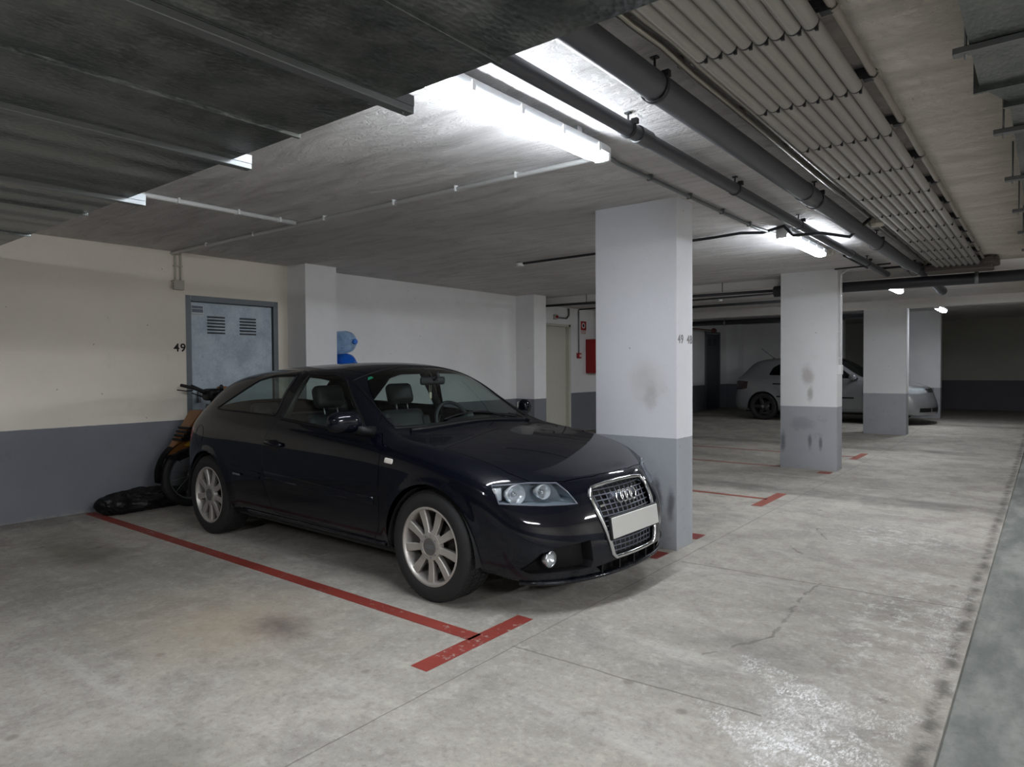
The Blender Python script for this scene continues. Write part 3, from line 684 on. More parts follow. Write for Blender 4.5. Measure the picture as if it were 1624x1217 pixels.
class Shell:
    """base surface with regions cut out by convex polygons projected along an axis"""
    AX = {'y': (0, 2, 1), 'x': (1, 2, 0), 'z': (0, 1, 2)}
    def __init__(s, bm):
        s.bm = bm
        s.base = bm.copy(); s.base.normal_update(); s.base.faces.ensure_lookup_table(); s.base.verts.ensure_lookup_table()
        s.bvh = BVHTree.FromBMesh(s.base)
        s.lay = bm.faces.layers.int.new('reg'); s.names = ['body']
    def rid(s, n):
        if n not in s.names: s.names.append(n)
        return s.names.index(n)
    def cut(s, name, polys, axis, sign, allow=('body',), cond=None, nmin=.02):
        a, b, d = s.AX[axis]; bm = s.bm; idx = s.rid(name); al = {s.rid(q) for q in allow}
        for poly in polys:
            n = len(poly); area = sum(poly[i][0] * poly[(i + 1) % n][1] - poly[(i + 1) % n][0] * poly[i][1] for i in range(n))
            if area < 0: poly = poly[::-1]
            lo = [min(p[k] for p in poly) for k in (0, 1)]; hi = [max(p[k] for p in poly) for k in (0, 1)]
            bm.normal_update()
            cand = []
            for f in bm.faces:
                if f[s.lay] not in al or f.normal[d] * sign < nmin: continue
                c = f.calc_center_median()
                if cond and not cond(c): continue
                if max(v.co[a] for v in f.verts) < lo[0] or min(v.co[a] for v in f.verts) > hi[0] or max(v.co[b] for v in f.verts) < lo[1] or min(v.co[b] for v in f.verts) > hi[1]: continue
                cand.append(f)
            for i in range(n):
                p, q = poly[i], poly[(i + 1) % n]
                no = Vector((0, 0, 0)); no[a] = (q[1] - p[1]); no[b] = -(q[0] - p[0])
                if no.length < 1e-7: continue
                no.normalize(); co = Vector((0, 0, 0)); co[a], co[b] = p
                geom = list(set(cand) | {e for f in cand for e in f.edges} | {v for f in cand for v in f.verts})
                r_ = bmesh.ops.bisect_plane(bm, geom=geom, dist=1e-6, plane_co=co, plane_no=no)
                fs = {g for g in r_['geom'] if isinstance(g, bmesh.types.BMFace)} | {f for f in cand if f.is_valid}
                cand = [f for f in fs if f.is_valid and (f.calc_center_median() - co).dot(no) < 1e-7 and f[s.lay] in al]
                if not cand: break
            for f in cand: f[s.lay] = idx
    def take(s, name, dest=None):
        """new bmesh of one region"""
        nb = s.bm.copy(); lay = nb.faces.layers.int['reg']; i = s.rid(name)
        bmesh.ops.delete(nb, geom=[f for f in nb.faces if f[lay] != i], context='FACES')
        return nb
    def emit(s, name, objname, m, parent, thick=0., **k):
        nb = s.take(name)
        if not nb.verts: print('EMPTY REGION', name); nb.free(); return None
        nb.normal_update()
        o = obj(objname, nb, m, parent, **k)
        me = o.data
        for p in me.polygons: p.use_smooth = True
        ns = [s.normal(v.co) for v in me.vertices]
        me.normals_split_custom_set_from_vertices(ns)
        if thick:
            md = o.modifiers.new('th', 'SOLIDIFY'); md.thickness = thick; md.offset = -1
        return o
    def normal(s, co):
        loc, n, i, d = s.bvh.find_nearest(co)
        if loc is None: return Vector((0, 0, 1))
        f = s.base.faces[i]; r_ = Vector((0, 0, 0))
        for v in f.verts: r_ += v.normal / ((v.co - loc).length + 1e-4)
        return r_.normalized()
    def hit(s, p, axis, sign):
        """project 2D point onto the base surface seen from sign*axis"""
        a, b, d = s.AX[axis]; o = Vector((0, 0, 0)); o[a], o[b] = p; o[d] = 4 * sign
        dr = Vector((0, 0, 0)); dr[d] = -sign
        loc, n, i, dist = s.bvh.ray_cast(o, dr)
        return loc
    def patch(s, outline, axis, sign, off=.004, h=.02, holes=(), rnd=0.):
        """mesh patch following the base surface, raised by off"""
        pts = [Vector(p) for p in outline]; edges = [(i, (i + 1) % len(pts)) for i in range(len(pts))]
        xs = [p[0] for p in outline]; ys = [p[1] for p in outline]
        def inside(q):
            c = False; n = len(outline)
            for i in range(n):
                x1, y1 = outline[i]; x2, y2 = outline[(i + 1) % n]
                if (y1 > q[1]) != (y2 > q[1]) and q[0] < (x2 - x1) * (q[1] - y1) / (y2 - y1) + x1: c = not c
            return c
        x = min(xs) + h * .5
        while x < max(xs):
            y = min(ys) + h * .5
            while y < max(ys):
                if inside((x, y)): pts.append(Vector((x, y)))
                y += h
            x += h
        vs, es, fs, *_ = delaunay_2d_cdt([Vector((p[0], p[1])) for p in pts], edges, [], 1, 1e-5)
        bm = BM(); V = []
        for v in vs:
            l = s.hit(v, axis, sign)
            if l is None: l = Vector((0, 0, 0)); a, b, d = s.AX[axis]; l[a], l[b] = v; l[d] = V[-1].co[d] if V else 0
            n = s.normal(l); V.append(bm.verts.new(l + n * off))
        for f in fs:
            try: bm.faces.new([V[i] for i in f]).smooth = True
            except ValueError: pass
        bmesh.ops.recalc_face_normals(bm, faces=bm.faces)
        d = s.AX[axis][2]
        bm.normal_update()
        if sum(f.normal[d] for f in bm.faces) * sign < 0: bmesh.ops.reverse_faces(bm, faces=bm.faces)
        return bm
    def rim(s, outline, axis, sign, r, off=.0, seg=8, closed=True, sub=4):
        pts = []
        n = len(outline)
        for i in range(n if closed else n - 1):
            p, q = outline[i], outline[(i + 1) % n]
            k = max(1, int(math.dist(p, q) / .03))
            for t in range(k): pts.append((p[0] + (q[0] - p[0]) * t / k, p[1] + (q[1] - p[1]) * t / k))
        if not closed: pts.append(outline[-1])
        P = []
        for p in pts:
            l = s.hit(p, axis, sign)
            if l is not None: P.append(l + s.normal(l) * off)
        bm = BM(); tube(bm, P, r, seg, closed=closed); return bm
def rounded(poly, r, k=4):
    """round the corners of a 2D polygon"""
    out = []; n = len(poly)
    for i in range(n):
        p = Vector(poly[i]); a = Vector(poly[i - 1]) - p; b = Vector(poly[(i + 1) % n]) - p
        rr = min(r, a.length * .45, b.length * .45)
        A = p + a.normalized() * rr; B = p + b.normalized() * rr
        for t in range(k + 1):
            t /= k; q = A * (1 - t) ** 2 + p * 2 * t * (1 - t) + B * t * t; out.append((q.x, q.y))
    return out
def grow(poly, d):
    """offset a convex polygon outwards by d"""
    n = len(poly); A = sum(poly[i][0] * poly[(i + 1) % n][1] - poly[(i + 1) % n][0] * poly[i][1] for i in range(n))
    if A < 0: poly = poly[::-1]
    out = []
    for i in range(n):
        p0, p, p1 = Vector(poly[i - 1]), Vector(poly[i]), Vector(poly[(i + 1) % n])
        e0 = (p - p0).normalized(); e1 = (p1 - p).normalized()
        n0 = Vector((e0.y, -e0.x)); n1 = Vector((e1.y, -e1.x)); m = n0 + n1
        k = d / max(.3, (1 + n0.dot(n1)) / 1) ; q = p + m * k; out.append((q.x, q.y))
    return out
def circ(cx, cz, r, n=40): return [(cx + r * math.cos(2 * PI * k / n), cz + r * math.sin(2 * PI * k / n)) for k in range(n)]

M_glassT = {}
def glass_mat(name, tint, refl=.9):
    t = NT(name); t.t.nodes.remove(t.bsdf)
    tr = t.n('ShaderNodeBsdfTransparent'); tr.inputs[0].default_value = (*tint, 1)
    gl = t.n('ShaderNodeBsdfGlossy'); gl.inputs['Roughness'].default_value = .02; gl.inputs['Color'].default_value = (refl, refl, refl, 1)
    fr = t.n('ShaderNodeFresnel'); t.put(fr.inputs[0], t.mr(t.n('ShaderNodeNewGeometry').outputs['Backfacing'], 0, 1, 1.5, 1 / 1.5, False))
    mx = t.n('ShaderNodeMixShader'); t.put(mx.inputs[0], fr.outputs[0]); t.t.links.new(tr.outputs[0], mx.inputs[1]); t.t.links.new(gl.outputs[0], mx.inputs[2])
    t.t.links.new(mx.outputs[0], t.out.inputs[0]); return t.m
def paint_mat(name, c, dust=.25, metal=.25, rough=.32, low=.34):
    t = NT(name); z = t.xyz(t.pos())[2]
    n = t.noise(5, 6, .7); n2 = t.noise(60, 3, .7)
    d = t.math('ADD', t.math('MULTIPLY', t.mr(z, low + .1, .16), t.mr(n, .3, .65)), t.math('MULTIPLY', t.mr(n2, .55, .8), .12), clamp=True)
    col = t.mix(t.math('MULTIPLY', d, dust), lin(c), lin((112, 110, 108)))
    t.set(color=col, rough=rough, metal=metal, coat=1., coatr=t.mr(d, 0, 1, .035, .3)); return t.m
M_rubber = simple('tyre_rubber', (22, 22, 23), .75, var=.2, scale=30)
M_trimb = simple('black_plastic_trim', (14, 14, 16), .5, var=.05, spec=.25)
M_grb = simple('grille_grey_plastic', (84, 88, 98), .35, var=.05)
M_chrome = simple('chrome', (215, 217, 220), .16, 1., var=0)
M_chromeb = simple('brushed_chrome', (176, 178, 182), .3, 1., var=0)
M_alloy = simple('dusty_alloy', (176, 172, 166), .38, .55, var=.12, scale=20)
M_under = simple('underbody_black', (14, 14, 15), .8, var=0)
M_leather = simple('black_leather', (44, 45, 48), .45, var=.15, scale=8)
M_int = simple('dark_interior_plastic', (34, 36, 38), .55, var=.1)
M_reflc = simple('lamp_reflector', (228, 232, 236), .22, .6, var=0)
M_lampb = simple('lamp_bezel_grey', (120, 130, 140), .3, .4, var=0)
M_clear = glass_mat('clear_lens', (.93, .95, .96))
M_capg = simple('cap_grey', (92, 90, 88), .5, .2)
M_disc = simple('brake_disc', (60, 56, 52), .5, .7)

def wheel(parent, x, y, z, r, w, rim_r, side, kind='nine', mat=None, hub=None, steer=0.):
    """wheel as a part with sub-parts tyre... side: -1 faces -y"""
    mat = mat or M_alloy
    b = BM()
    h = w / 2
    prof = [(rim_r - .012, -h + .02), (rim_r + .004, -h + .006), (rim_r + .02, -h), (r - .045, -h - .004), (r - .02, -h + .004), (r - .006, -h + .018), (r, -h + .035), (r, h - .035), (r - .006, h - .018), (r - .02, h - .004), (r - .045, h + .004), (rim_r + .02, h), (rim_r - .012, h - .02)]
    lathe(b, prof, 72, 'Y')
    # tread blocks
    for k in range(60):
        a = 2 * PI * k / 60
        for (y0, y1, sk) in ((-h + .018, -h + .055, .02), (-h + .062, -.012, .03), (.012, h - .062, -.03), (h - .055, h - .018, -.02)):
            vs = []
            for rr in (r - .004, r + .004):
                for (yy, aa) in ((y0, a - .036), (y1, a - .036 + sk), (y1, a + .036 + sk), (y0, a + .036)):
                    q = rr - (.006 if abs(yy) > h - .03 else 0)
                    vs.append(b.verts.new((q * math.cos(aa), yy, q * math.sin(aa))))
            for q in ((4, 5, 6, 7), (0, 4, 7, 3), (1, 2, 6, 5), (0, 1, 5, 4), (3, 7, 6, 2)): b.faces.new([vs[i] for i in q])
    w_ = obj('wheel', b, M_rubber, parent, loc=(x, y, z), rot=(0, 0, steer)); 
    me = w_.data
    s = side; f = s * (h - .012)           # outer face plane
    b = BM()
    lathe(b, [(rim_r + .004, f + s * .006), (rim_r - .006, f + s * .008), (rim_r - .014, f), (rim_r - .018, f - s * .02), (rim_r - .03, f - s * .12), (rim_r - .03, -f), (rim_r + .002, -f)], 64, 'Y')
    n = 9 if kind == 'nine' else 5
    hubr = .075 if kind == 'nine' else .055
    for k in range(n):
        a = 2 * PI * k / n + PI / 2 + (PI / 9 if kind == 'nine' else .3)
        M = Matrix.Rotation(-a, 4, 'Y')
        w0, w1 = (.021, .026) if kind == 'nine' else (.042, .03)
        rows = []
        for rr, ww, dy in ((hubr - .012, w0, .004), (hubr + .03, w0 * .95, -.004), (rim_r * .7, (w0 + w1) / 2, -.004), (rim_r - .012, w1, .0), (rim_r - .004, w1 * 1.15, -.002)):
            fy = f - s * .004 + s * dy
            rows.append([b.verts.new(M @ Vector((rr, yy, zz))) for yy, zz in ((fy, -ww * .82), (fy - s * .005, -ww), (fy - s * .035, -ww * .8), (fy - s * .035, ww * .8), (fy - s * .005, ww), (fy, ww * .82))])
        for A, B in zip(rows, rows[1:]):
            for i in range(6): b.faces.new((A[i], A[(i + 1) % 6], B[(i + 1) % 6], B[i]))
    lathe(b, [(0, f), (hubr - .02, f), (hubr - .018, f + s * .002), (hubr + .004, f), (hubr + .01, f - s * .03), (0, f - s * .03)], 40, 'Y')
    fix(b); obj('rim', b, mat, w_, smooth=35)
    b = BM(); lathe(b, [(0, f + s * .004), (.030 if kind != 'nine' else .047, f + s * .004), (.032 if kind != 'nine' else .05, f + s * .001), (.05 if kind == 'nine' else .032, f - s * .006)], 32, 'Y'); fix(b)
    cap = obj('hub_cap', b, hub or M_capg, w_, smooth=40)
    if kind == 'nine':
        b = BM()
        for k in range(4): lathe(b, [(.0085, -.0005), (.011, .001), (.0085, .002)], 16, 'Y', ((k - 1.5) * .0155, f + s * .0045, 0), close=True)
        for k in range(9):
            a = 2 * PI * k / 9; lathe(b, [(0, .003), (.0045, .003), (.005, 0)], 8, 'Y', (.062 * math.cos(a), f + (s * .002 if s > 0 else -.005), .062 * math.sin(a)))
        obj('hub_emblem', b, M_lampb, w_)
    b = BM(); lathe(b, [(0, f - s * .07), (.135, f - s * .07), (.135, f - s * .09), (0, f - s * .09)], 40, 'Y'); fix(b); obj('brake_disc', b, M_disc, w_)
    return w_
def seat(parent, x, y, m, z=.25):
    b = BM()
    box(b, x - .28, x + .24, y - .24, y + .24, z + .02, z + .22, .06, 3)
    o = obj('seat', b, m, parent, smooth=50)
    b = BM(); M = Matrix.Translation((x - .24, y, z + .18)) @ Matrix.Rotation(R(-20), 4, 'Y')
    box(b, -.07, .07, -.23, .23, 0, .58, .06, 3, M=M); box(b, .03, .09, -.25, -.17, .05, .5, .025, 2, M=M); box(b, .03, .09, .17, .25, .05, .5, .025, 2, M=M)
    obj('backrest', b, m, o, smooth=50)
    b = BM(); M = Matrix.Translation((x - .24, y, z + .18)) @ Matrix.Rotation(R(-16), 4, 'Y')
    box(b, -.05, .05, -.13, .13, .62, .80, .045, 3, M=M); hr = obj('headrest', b, m, o, smooth=50)
    b = BM()
    for s in (-1, 1): tube(b, [M @ Vector((0, s * .06, .54)), M @ Vector((0, s * .06, .66))], .006, 8)
    obj('headrest_post', b, M_chromeb, o)
    return o
def rings(b, c, r, pitch, thick, n=4, tilt=0):
    for k in range(n):
        M = Matrix.Translation(c) @ Matrix.Rotation(tilt, 4, 'Y')
        pts = [M @ Vector((0, (k - (n - 1) / 2) * pitch + r * math.cos(2 * PI * q / 28), r * math.sin(2 * PI * q / 28))) for q in range(28)]
        tube(b, pts, thick, 8, closed=True)
# ================================================================== BLACK HATCHBACK
A3 = [
 # 0 rear corner (below glass)
 [(-2.98,.70,.20),(-3.04,.78,.25),(-3.09,.80,.36),(-3.10,.805,.52),(-3.07,.80,.68),(-3.04,.80,.77),(-3.03,.775,.84),(-3.08,.72,.87),(-3.14,.63,.89),(-3.2,.50,.90),(-3.25,.28,.905),(-3.265,0,.905)],
 # 1 rear glass foot
 [(-2.86,.74,.21),(-2.88,.82,.25),(-2.88,.85,.36),(-2.88,.862,.52),(-2.88,.862,.70),(-2.89,.84,.86),(-2.91,.80,.93),(-2.94,.745,.97),(-2.97,.68,.99),(-3.03,.55,1.01),(-3.08,.3,1.02),(-3.10,0,1.02)],
 # 2 mid glass
 [(-2.62,.76,.21),(-2.62,.84,.245),(-2.62,.875,.36),(-2.62,.885,.54),(-2.62,.885,.74),(-2.64,.855,.90),(-2.70,.805,.985),(-2.76,.745,1.06),(-2.80,.675,1.12),(-2.88,.56,1.15),(-2.93,.3,1.165),(-2.95,0,1.165)],
 # 3 spoiler edge
 [(-2.38,.76,.21),(-2.38,.845,.245),(-2.38,.878,.36),(-2.38,.888,.55),(-2.38,.888,.76),(-2.40,.858,.92),(-2.44,.80,1.01),(-2.50,.735,1.12),(-2.58,.655,1.22),(-2.69,.555,1.262),(-2.77,.3,1.29),(-2.79,0,1.295)],
 # 4
 [(-2.1,.76,.21),(-2.1,.845,.245),(-2.1,.878,.36),(-2.1,.888,.55),(-2.1,.888,.765),(-2.1,.86,.92),(-2.1,.80,1.0),(-2.12,.73,1.14),(-2.16,.645,1.265),(-2.2,.56,1.312),(-2.25,.3,1.35),(-2.27,0,1.358)],
 # 5 B pillar
 [(-1.66,.76,.215),(-1.66,.845,.25),(-1.66,.878,.37),(-1.66,.888,.56),(-1.66,.886,.76),(-1.66,.86,.905),(-1.64,.805,.98),(-1.62,.735,1.14),(-1.6,.65,1.285),(-1.6,.57,1.335),(-1.6,.3,1.375),(-1.6,0,1.382)],
 # 6
 [(-1.25,.76,.215),(-1.25,.845,.25),(-1.25,.878,.37),(-1.25,.887,.55),(-1.25,.884,.755),(-1.25,.86,.89),(-1.22,.81,.955),(-1.22,.74,1.12),(-1.24,.65,1.275),(-1.25,.572,1.325),(-1.24,.3,1.37),(-1.24,0,1.38)],
 # 7 header
 [(-.9,.76,.215),(-.9,.845,.25),(-.9,.878,.37),(-.9,.886,.55),(-.9,.883,.75),(-.9,.86,.875),(-.9,.815,.93),(-.92,.755,1.06),(-.97,.675,1.195),(-1.02,.60,1.262),(-.97,.32,1.335),(-.95,0,1.35)],
 # 8 mid windshield
 [(-.62,.76,.215),(-.62,.845,.25),(-.62,.88,.37),(-.62,.886,.55),(-.62,.882,.745),(-.62,.86,.86),(-.63,.82,.91),(-.66,.77,.975),(-.70,.715,1.04),(-.76,.655,1.085),(-.66,.34,1.145),(-.63,0,1.165)],
 # 9 cowl
 [(-.40,.76,.215),(-.40,.845,.25),(-.40,.88,.37),(-.40,.886,.55),(-.40,.882,.735),(-.40,.86,.84),(-.41,.82,.885),(-.43,.775,.90),(-.46,.735,.915),(-.50,.68,.91),(-.40,.34,.925),(-.36,0,.935)],
 # 10
 [(-.18,.76,.22),(-.18,.845,.25),(-.18,.88,.37),(-.18,.887,.55),(-.18,.882,.73),(-.18,.86,.815),(-.18,.82,.86),(-.18,.775,.88),(-.18,.72,.882),(-.18,.60,.885),(-.18,.32,.896),(-.16,0,.902)],
 # 11
 [(.12,.76,.22),(.12,.84,.25),(.12,.872,.37),(.12,.88,.55),(.12,.876,.705),(.12,.85,.775),(.12,.805,.815),(.12,.75,.835),(.12,.68,.842),(.12,.56,.848),(.12,.3,.865),(.13,0,.872)],
 # 12
 [(.34,.74,.21),(.34,.815,.24),(.34,.845,.36),(.34,.856,.53),(.34,.852,.66),(.33,.83,.72),(.33,.785,.76),(.34,.72,.785),(.35,.64,.79),(.37,.52,.798),(.39,.28,.812),(.40,0,.82)],
 # 13 corner
 [(.50,.70,.175),(.53,.755,.20),(.53,.785,.34),(.51,.80,.50),(.47,.80,.60),(.44,.785,.665),(.44,.755,.695),(.49,.68,.705),(.55,.58,.708),(.61,.45,.71),(.665,.24,.715),(.685,0,.718)],
]
A3F = [  # columns 7..11, rows 0..5
 [(.60,.62,.17),(.64,.66,.19),(.645,.67,.34),(.63,.68,.48),(.575,.67,.585),(.53,.67,.655)],
 [(.68,.50,.165),(.73,.53,.185),(.735,.54,.34),(.715,.54,.48),(.655,.54,.585),(.60,.54,.66)],
 [(.73,.38,.165),(.79,.40,.185),(.79,.40,.34),(.765,.40,.48),(.71,.40,.59),(.655,.41,.665)],
 [(.77,.2,.165),(.83,.2,.185),(.835,.2,.34),(.80,.2,.48),(.75,.2,.59),(.70,.2,.665)],
 [(.78,0,.165),(.84,0,.185),(.85,0,.34),(.815,0,.48),(.765,0,.59),(.715,0,.668)],
]
A3R = [
 [(-3.08,.62,.2),(-3.16,.68,.25),(-3.2,.69,.36),(-3.2,.69,.52),(-3.17,.69,.68),(-3.13,.69,.78)],
 [(-3.14,.52,.2),(-3.22,.57,.25),(-3.26,.57,.36),(-3.26,.57,.52),(-3.22,.57,.68),(-3.19,.57,.79)],
 [(-3.18,.40,.2),(-3.27,.42,.25),(-3.3,.42,.36),(-3.3,.42,.52),(-3.27,.42,.68),(-3.24,.42,.8)],
 [(-3.2,.2,.2),(-3.3,.2,.25),(-3.33,.2,.36),(-3.33,.2,.52),(-3.3,.2,.68),(-3.28,.2,.8)],
 [(-3.2,0,.2),(-3.31,0,.25),(-3.34,0,.36),(-3.34,0,.52),(-3.31,0,.68),(-3.29,0,.8)],
]
def flare(bm, wheels, R0, amt=.012, wid=.07):
    for v in bm.verts:
        if abs(v.co.y) < .6: continue
        for (cx, cz) in wheels:
            d = math.hypot(v.co.x - cx, v.co.z - cz) - R0
            if d < wid:
                k = 1 if d < .02 else .5 + .5 * math.cos(PI * (d - .02) / (wid - .02))
                v.co.y += math.copysign(amt * k, v.co.y)
CARX = Vector((-2.7201, 3.5568, 0)); CARROT = R(-1.31)
car = thing('car', 'black three door hatchback parked in the bay beside the near pillar', 'car', CARX, CARROT)
M_paint = paint_mat('black_car_paint', (5, 7, 15), metal=0., rough=.5, dust=.10)
M_paint.node_tree.nodes['Principled BSDF'].inputs['Specular IOR Level'].default_value = .04
M_paint.node_tree.nodes['Principled BSDF'].inputs['Coat Weight'].default_value = .75
M_paint.node_tree.nodes['Principled BSDF'].inputs['Coat Tint'].default_value = (.85, .9, 1, 1)
M_paint.node_tree.nodes['Principled BSDF'].inputs['Coat IOR'].default_value = 1.42
M_win = glass_mat('tinted_window', (.60, .68, .66)); M_ws = glass_mat('windscreen_glass', (.66, .74, .72))
bm = cage_mesh(A3, A3F, A3R, 3)
WC, WZ = [(0, .317), (-2.578, .317)], .317
flare(bm, WC, .335)
sh = Shell(bm)
ARCH = .352
for s in (-1, 1):
    for i, (cx, cz) in enumerate(WC): sh.cut('void', [circ(cx, cz + .005, ARCH, 48)], 'y', s, nmin=-.2, cond=lambda c, s=s: c.y * s > .5)
for s, nm in ((-1, 'R'), (1, 'L')):
    cd = lambda c, s=s: c.y * s > .45
    doorlow = [(-.435, .36), (-.42, .50), (-.425, .86), (-.50, .92), (-1.62, .97), (-1.735, .78), (-1.72, .50), (-1.60, .30), (-.50, .285)]
    doorup = [(-.50, .90), (-.56, .955), (-1.03, 1.292), (-1.2, 1.318), (-1.56, 1.325), (-1.585, 1.18), (-1.64, .955), (-1.0, .90)]
    wind = rounded([(-.60, .912), (-.66, .955), (-1.06, 1.245), (-1.2, 1.283), (-1.49, 1.29), (-1.545, 1.12), (-1.585, .978), (-1.1, .945)], .02, 3)
    quart = rounded([(-1.68, .99), (-1.665, 1.15), (-1.64, 1.285), (-1.95, 1.278), (-2.14, 1.24), (-2.40, 1.10), (-2.56, 1.012)], .025, 3)
    sh.cut('gapdoor' + nm, [grow(doorlow, .004)], 'y', s, cond=cd); sh.cut('gapdoor' + nm, [grow(doorup, .0015)], 'y', s, allow=('body',), cond=cd)
    sh.cut('door' + nm, [doorlow, doorup], 'y', s, allow=('gapdoor' + nm,), cond=cd)
    sh.cut('win' + nm, [wind], 'y', s, allow=('door' + nm, 'body', 'gapdoor' + nm), cond=cd)
    sh.cut('quart' + nm, [quart], 'y', s, cond=cd)
ws = [(-.475, -.645), (-.41, -.4), (-.385, 0), (-.41, .4), (-.475, .645), (-1.0, .575), (-.965, .3), (-.95, 0), (-.965, -.3), (-1.0, -.575)]
ws1 = [(-.51, -.665), (-.425, -.4), (-.39, 0), (-.425, .4), (-.51, .665), (-1.03, .605), (-1.03, -.605)]
sh.cut('windscreen', [ws1], 'z', 1, allow=('body',), cond=lambda c: c.z > .9)
rg = [(-3.05, -.5), (-3.07, 0), (-3.05, .5), (-2.80, .46), (-2.80, -.46)]
sh.cut('rearglass', [rg], 'z', 1, allow=('body',), cond=lambda c: c.z > .9)
hoodp = [(-.35, 0), (-.38, -.5), (-.44, -.70), (-.1, -.735), (.2, -.70), (.42, -.66), (.53, -.60), (.62, -.42), (.665, -.2), (.675, 0), (.665, .2), (.62, .42), (.53, .60), (.42, .66), (.2, .70), (-.1, .735), (-.44, .70), (-.38, .5)]
sh.cut('gaphood', [grow(hoodp, .004)], 'z', 1, cond=lambda c: c.z > .6, nmin=.1)
sh.cut('hood', [hoodp], 'z', 1, allow=('gaphood',), cond=lambda c: c.z > .6, nmin=.1)
GR = [(-.275, .645), (-.31, .60), (-.305, .52), (-.235, .285), (-.21, .262), (.21, .262), (.235, .285), (.305, .52), (.31, .60), (.275, .645), (.14, .658), (0, .662), (-.14, .658)]
sh.cut('grille', [GR], 'x', 1, cond=lambda c: c.x > .3)
# headlamp outlines in side projected front view (y,z)
HL = {}
for s, nm in ((-1, 'R'), (1, 'L')):
    h = [(s * .785, .695), (s * .62, .70), (s * .475, .69), (s * .44, .64), (s * .415, .578), (s * .60, .585), (s * .79, .605)]
    HL[nm] = h
    sh.cut('head' + nm, [h], 'x', 1, allow=('body',), cond=lambda c: c.x > .2, nmin=.05)
    fo = [(s * .735, .262), (s * .66, .345), (s * .56, .372), (s * .395, .385), (s * .385, .27), (s * .395, .235), (s * .70, .235)]
    sh.cut('fog' + nm, [fo], 'x', 1, cond=lambda c: c.x > .3)
sh.cut('lower_intake', [[(-.36, .232), (-.31, .192), (.31, .192), (.36, .232), (.2, .245), (-.2, .245)]], 'x', 1, cond=lambda c: c.x > .3)
for s, nm in ((-1, 'R'), (1, 'L')):
    tl = [(s * .80, .83), (s * .80, .70), (s * .52, .70), (s * .52, .83)]
    sh.cut('tail' + nm, [tl], 'x', -1, cond=lambda c: c.x < -2.9, nmin=.03)
    sh.cut('tail' + nm, [[(-2.86, .84), (-2.98, .86), (-3.2, .84), (-3.2, .70), (-3.03, .69), (-2.92, .75)]], 'y', s, cond=lambda c, s=s: c.y * s > .4, nmin=-.05)
body = sh.emit('body', 'body', M_paint, car)
M_green_in = M_int
for s, nm, lab in ((-1, 'R', 'near'), (1, 'L', 'far')):
    d = sh.emit('door' + nm, 'door', M_paint, car)
    sh.emit('win' + nm, 'door_window', M_win, d)
    sh.emit('quart' + nm, 'side_window', M_win, car)
    # rubber seals
    b = sh.rim(wind, 'y', s, .006, .001); obj('window_seal', b, M_trimb, d)
    b = sh.rim(quart, 'y', s, .007, .001); obj('side_window_seal', b, M_trimb, car)
    # handle bowl and handle
    b = sh.patch([(-1.57 + .075 * math.cos(a), .785 + .042 * math.sin(a)) for a in [2 * PI * k / 20 for k in range(20)]], 'y', s, .001, .02); obj('handle_recess', b, M_trimb, d)
    c0 = sh.hit((-1.58, .80), 'y', s); yy = c0.y + s * .022
    b = BM(); tube(b, [(-1.67, c0.y, .805), (-1.65, yy, .808), (-1.58, yy + s * .004, .803), (-1.50, yy, .796), (-1.475, c0.y, .792)], [.012, .018, .019, .018, .012], 10); obj('door_handle', b, M_paint, d)
    # rub strip with chrome like edge
    for x0, x1 in ((-1.70, -.47), (-2.17, -1.76)):
        b = sh.patch([(x0, .565 + (-x0 - .4) * .02), (x1, .545 + (-x1 - .4) * .02), (x1, .50 + (-x1 - .4) * .02), (x0, .52 + (-x0 - .4) * .02)], 'y', s, .004, .02)
        bmesh.ops.solidify(b, geom=b.faces, thickness=.004)
        obj('rub_strip', b, M_paint, d if x1 > -.6 else car)
    # belt line trim
    b = sh.rim([(-.55, .905), (-1.1, .937), (-1.6, .968)], 'y', s, .006, .003, closed=False); obj('window_trim', b, M_trimb, d)
    # side repeater
    b = sh.patch(rounded([(-.30, .79), (-.37, .795), (-.375, .765), (-.30, .76)], .01), 'y', s, .004, .01); bmesh.ops.solidify(b, geom=b.faces, thickness=.004)
    obj('side_repeater', b, simple('repeater_lens', (205, 200, 192), .25, var=.05), car)
    # sill
    b = BM(); pts = [sh.hit((x, .262), 'y', s) for x in [-.40 - .12 * k for k in range(15)]]
    tube(b, [p + Vector((0, s * .004, 0)) for p in pts if p], .013, 8); obj('sill_trim', b, M_paint, car)
    # badge on the strip
    b = sh.patch([(-2.02, .545), (-2.13, .547), (-2.13, .532), (-2.02, .530)], 'y', s, .013, .02); obj('side_badge', b, M_chromeb, car)
ws_o = sh.emit('windscreen', 'windscreen', M_ws, car)
sh.emit('rearglass', 'rear_window', M_win, car)
hood = sh.emit('hood', 'hood', M_paint, car)
# windscreen edge seal
b = sh.rim(ws1, 'z', 1, .006, .0); obj('windscreen_seal', b, M_trimb, ws_o)
b = sh.patch([(-1.0, -.545), (-.972, -.545), (-.972, -.465), (-1.0, -.465)], 'z', 1, -.003, .02); obj('green_sticker', b, simple('green_sticker', (40, 150, 110), .6, var=.05), ws_o)
# fuel flap ring
b = sh.rim(circ(-2.73, .80, .075, 24), 'y', -1, .0022, .0); obj('fuel_flap', b, M_trimb, car)
# shut line ring fillers (dark channel behind gaps)
b = BM(); box(b, -3.0, .1, -.70, .70, .17, .19); box(b, -2.25, -.33, -.80, .80, .2, .30, .02); box(b, .1, .55, -.55, .55, .16, .18); box(b, -.33, -.28, -.70, .70, .25, .83)
obj('underbody', b, M_under, car)
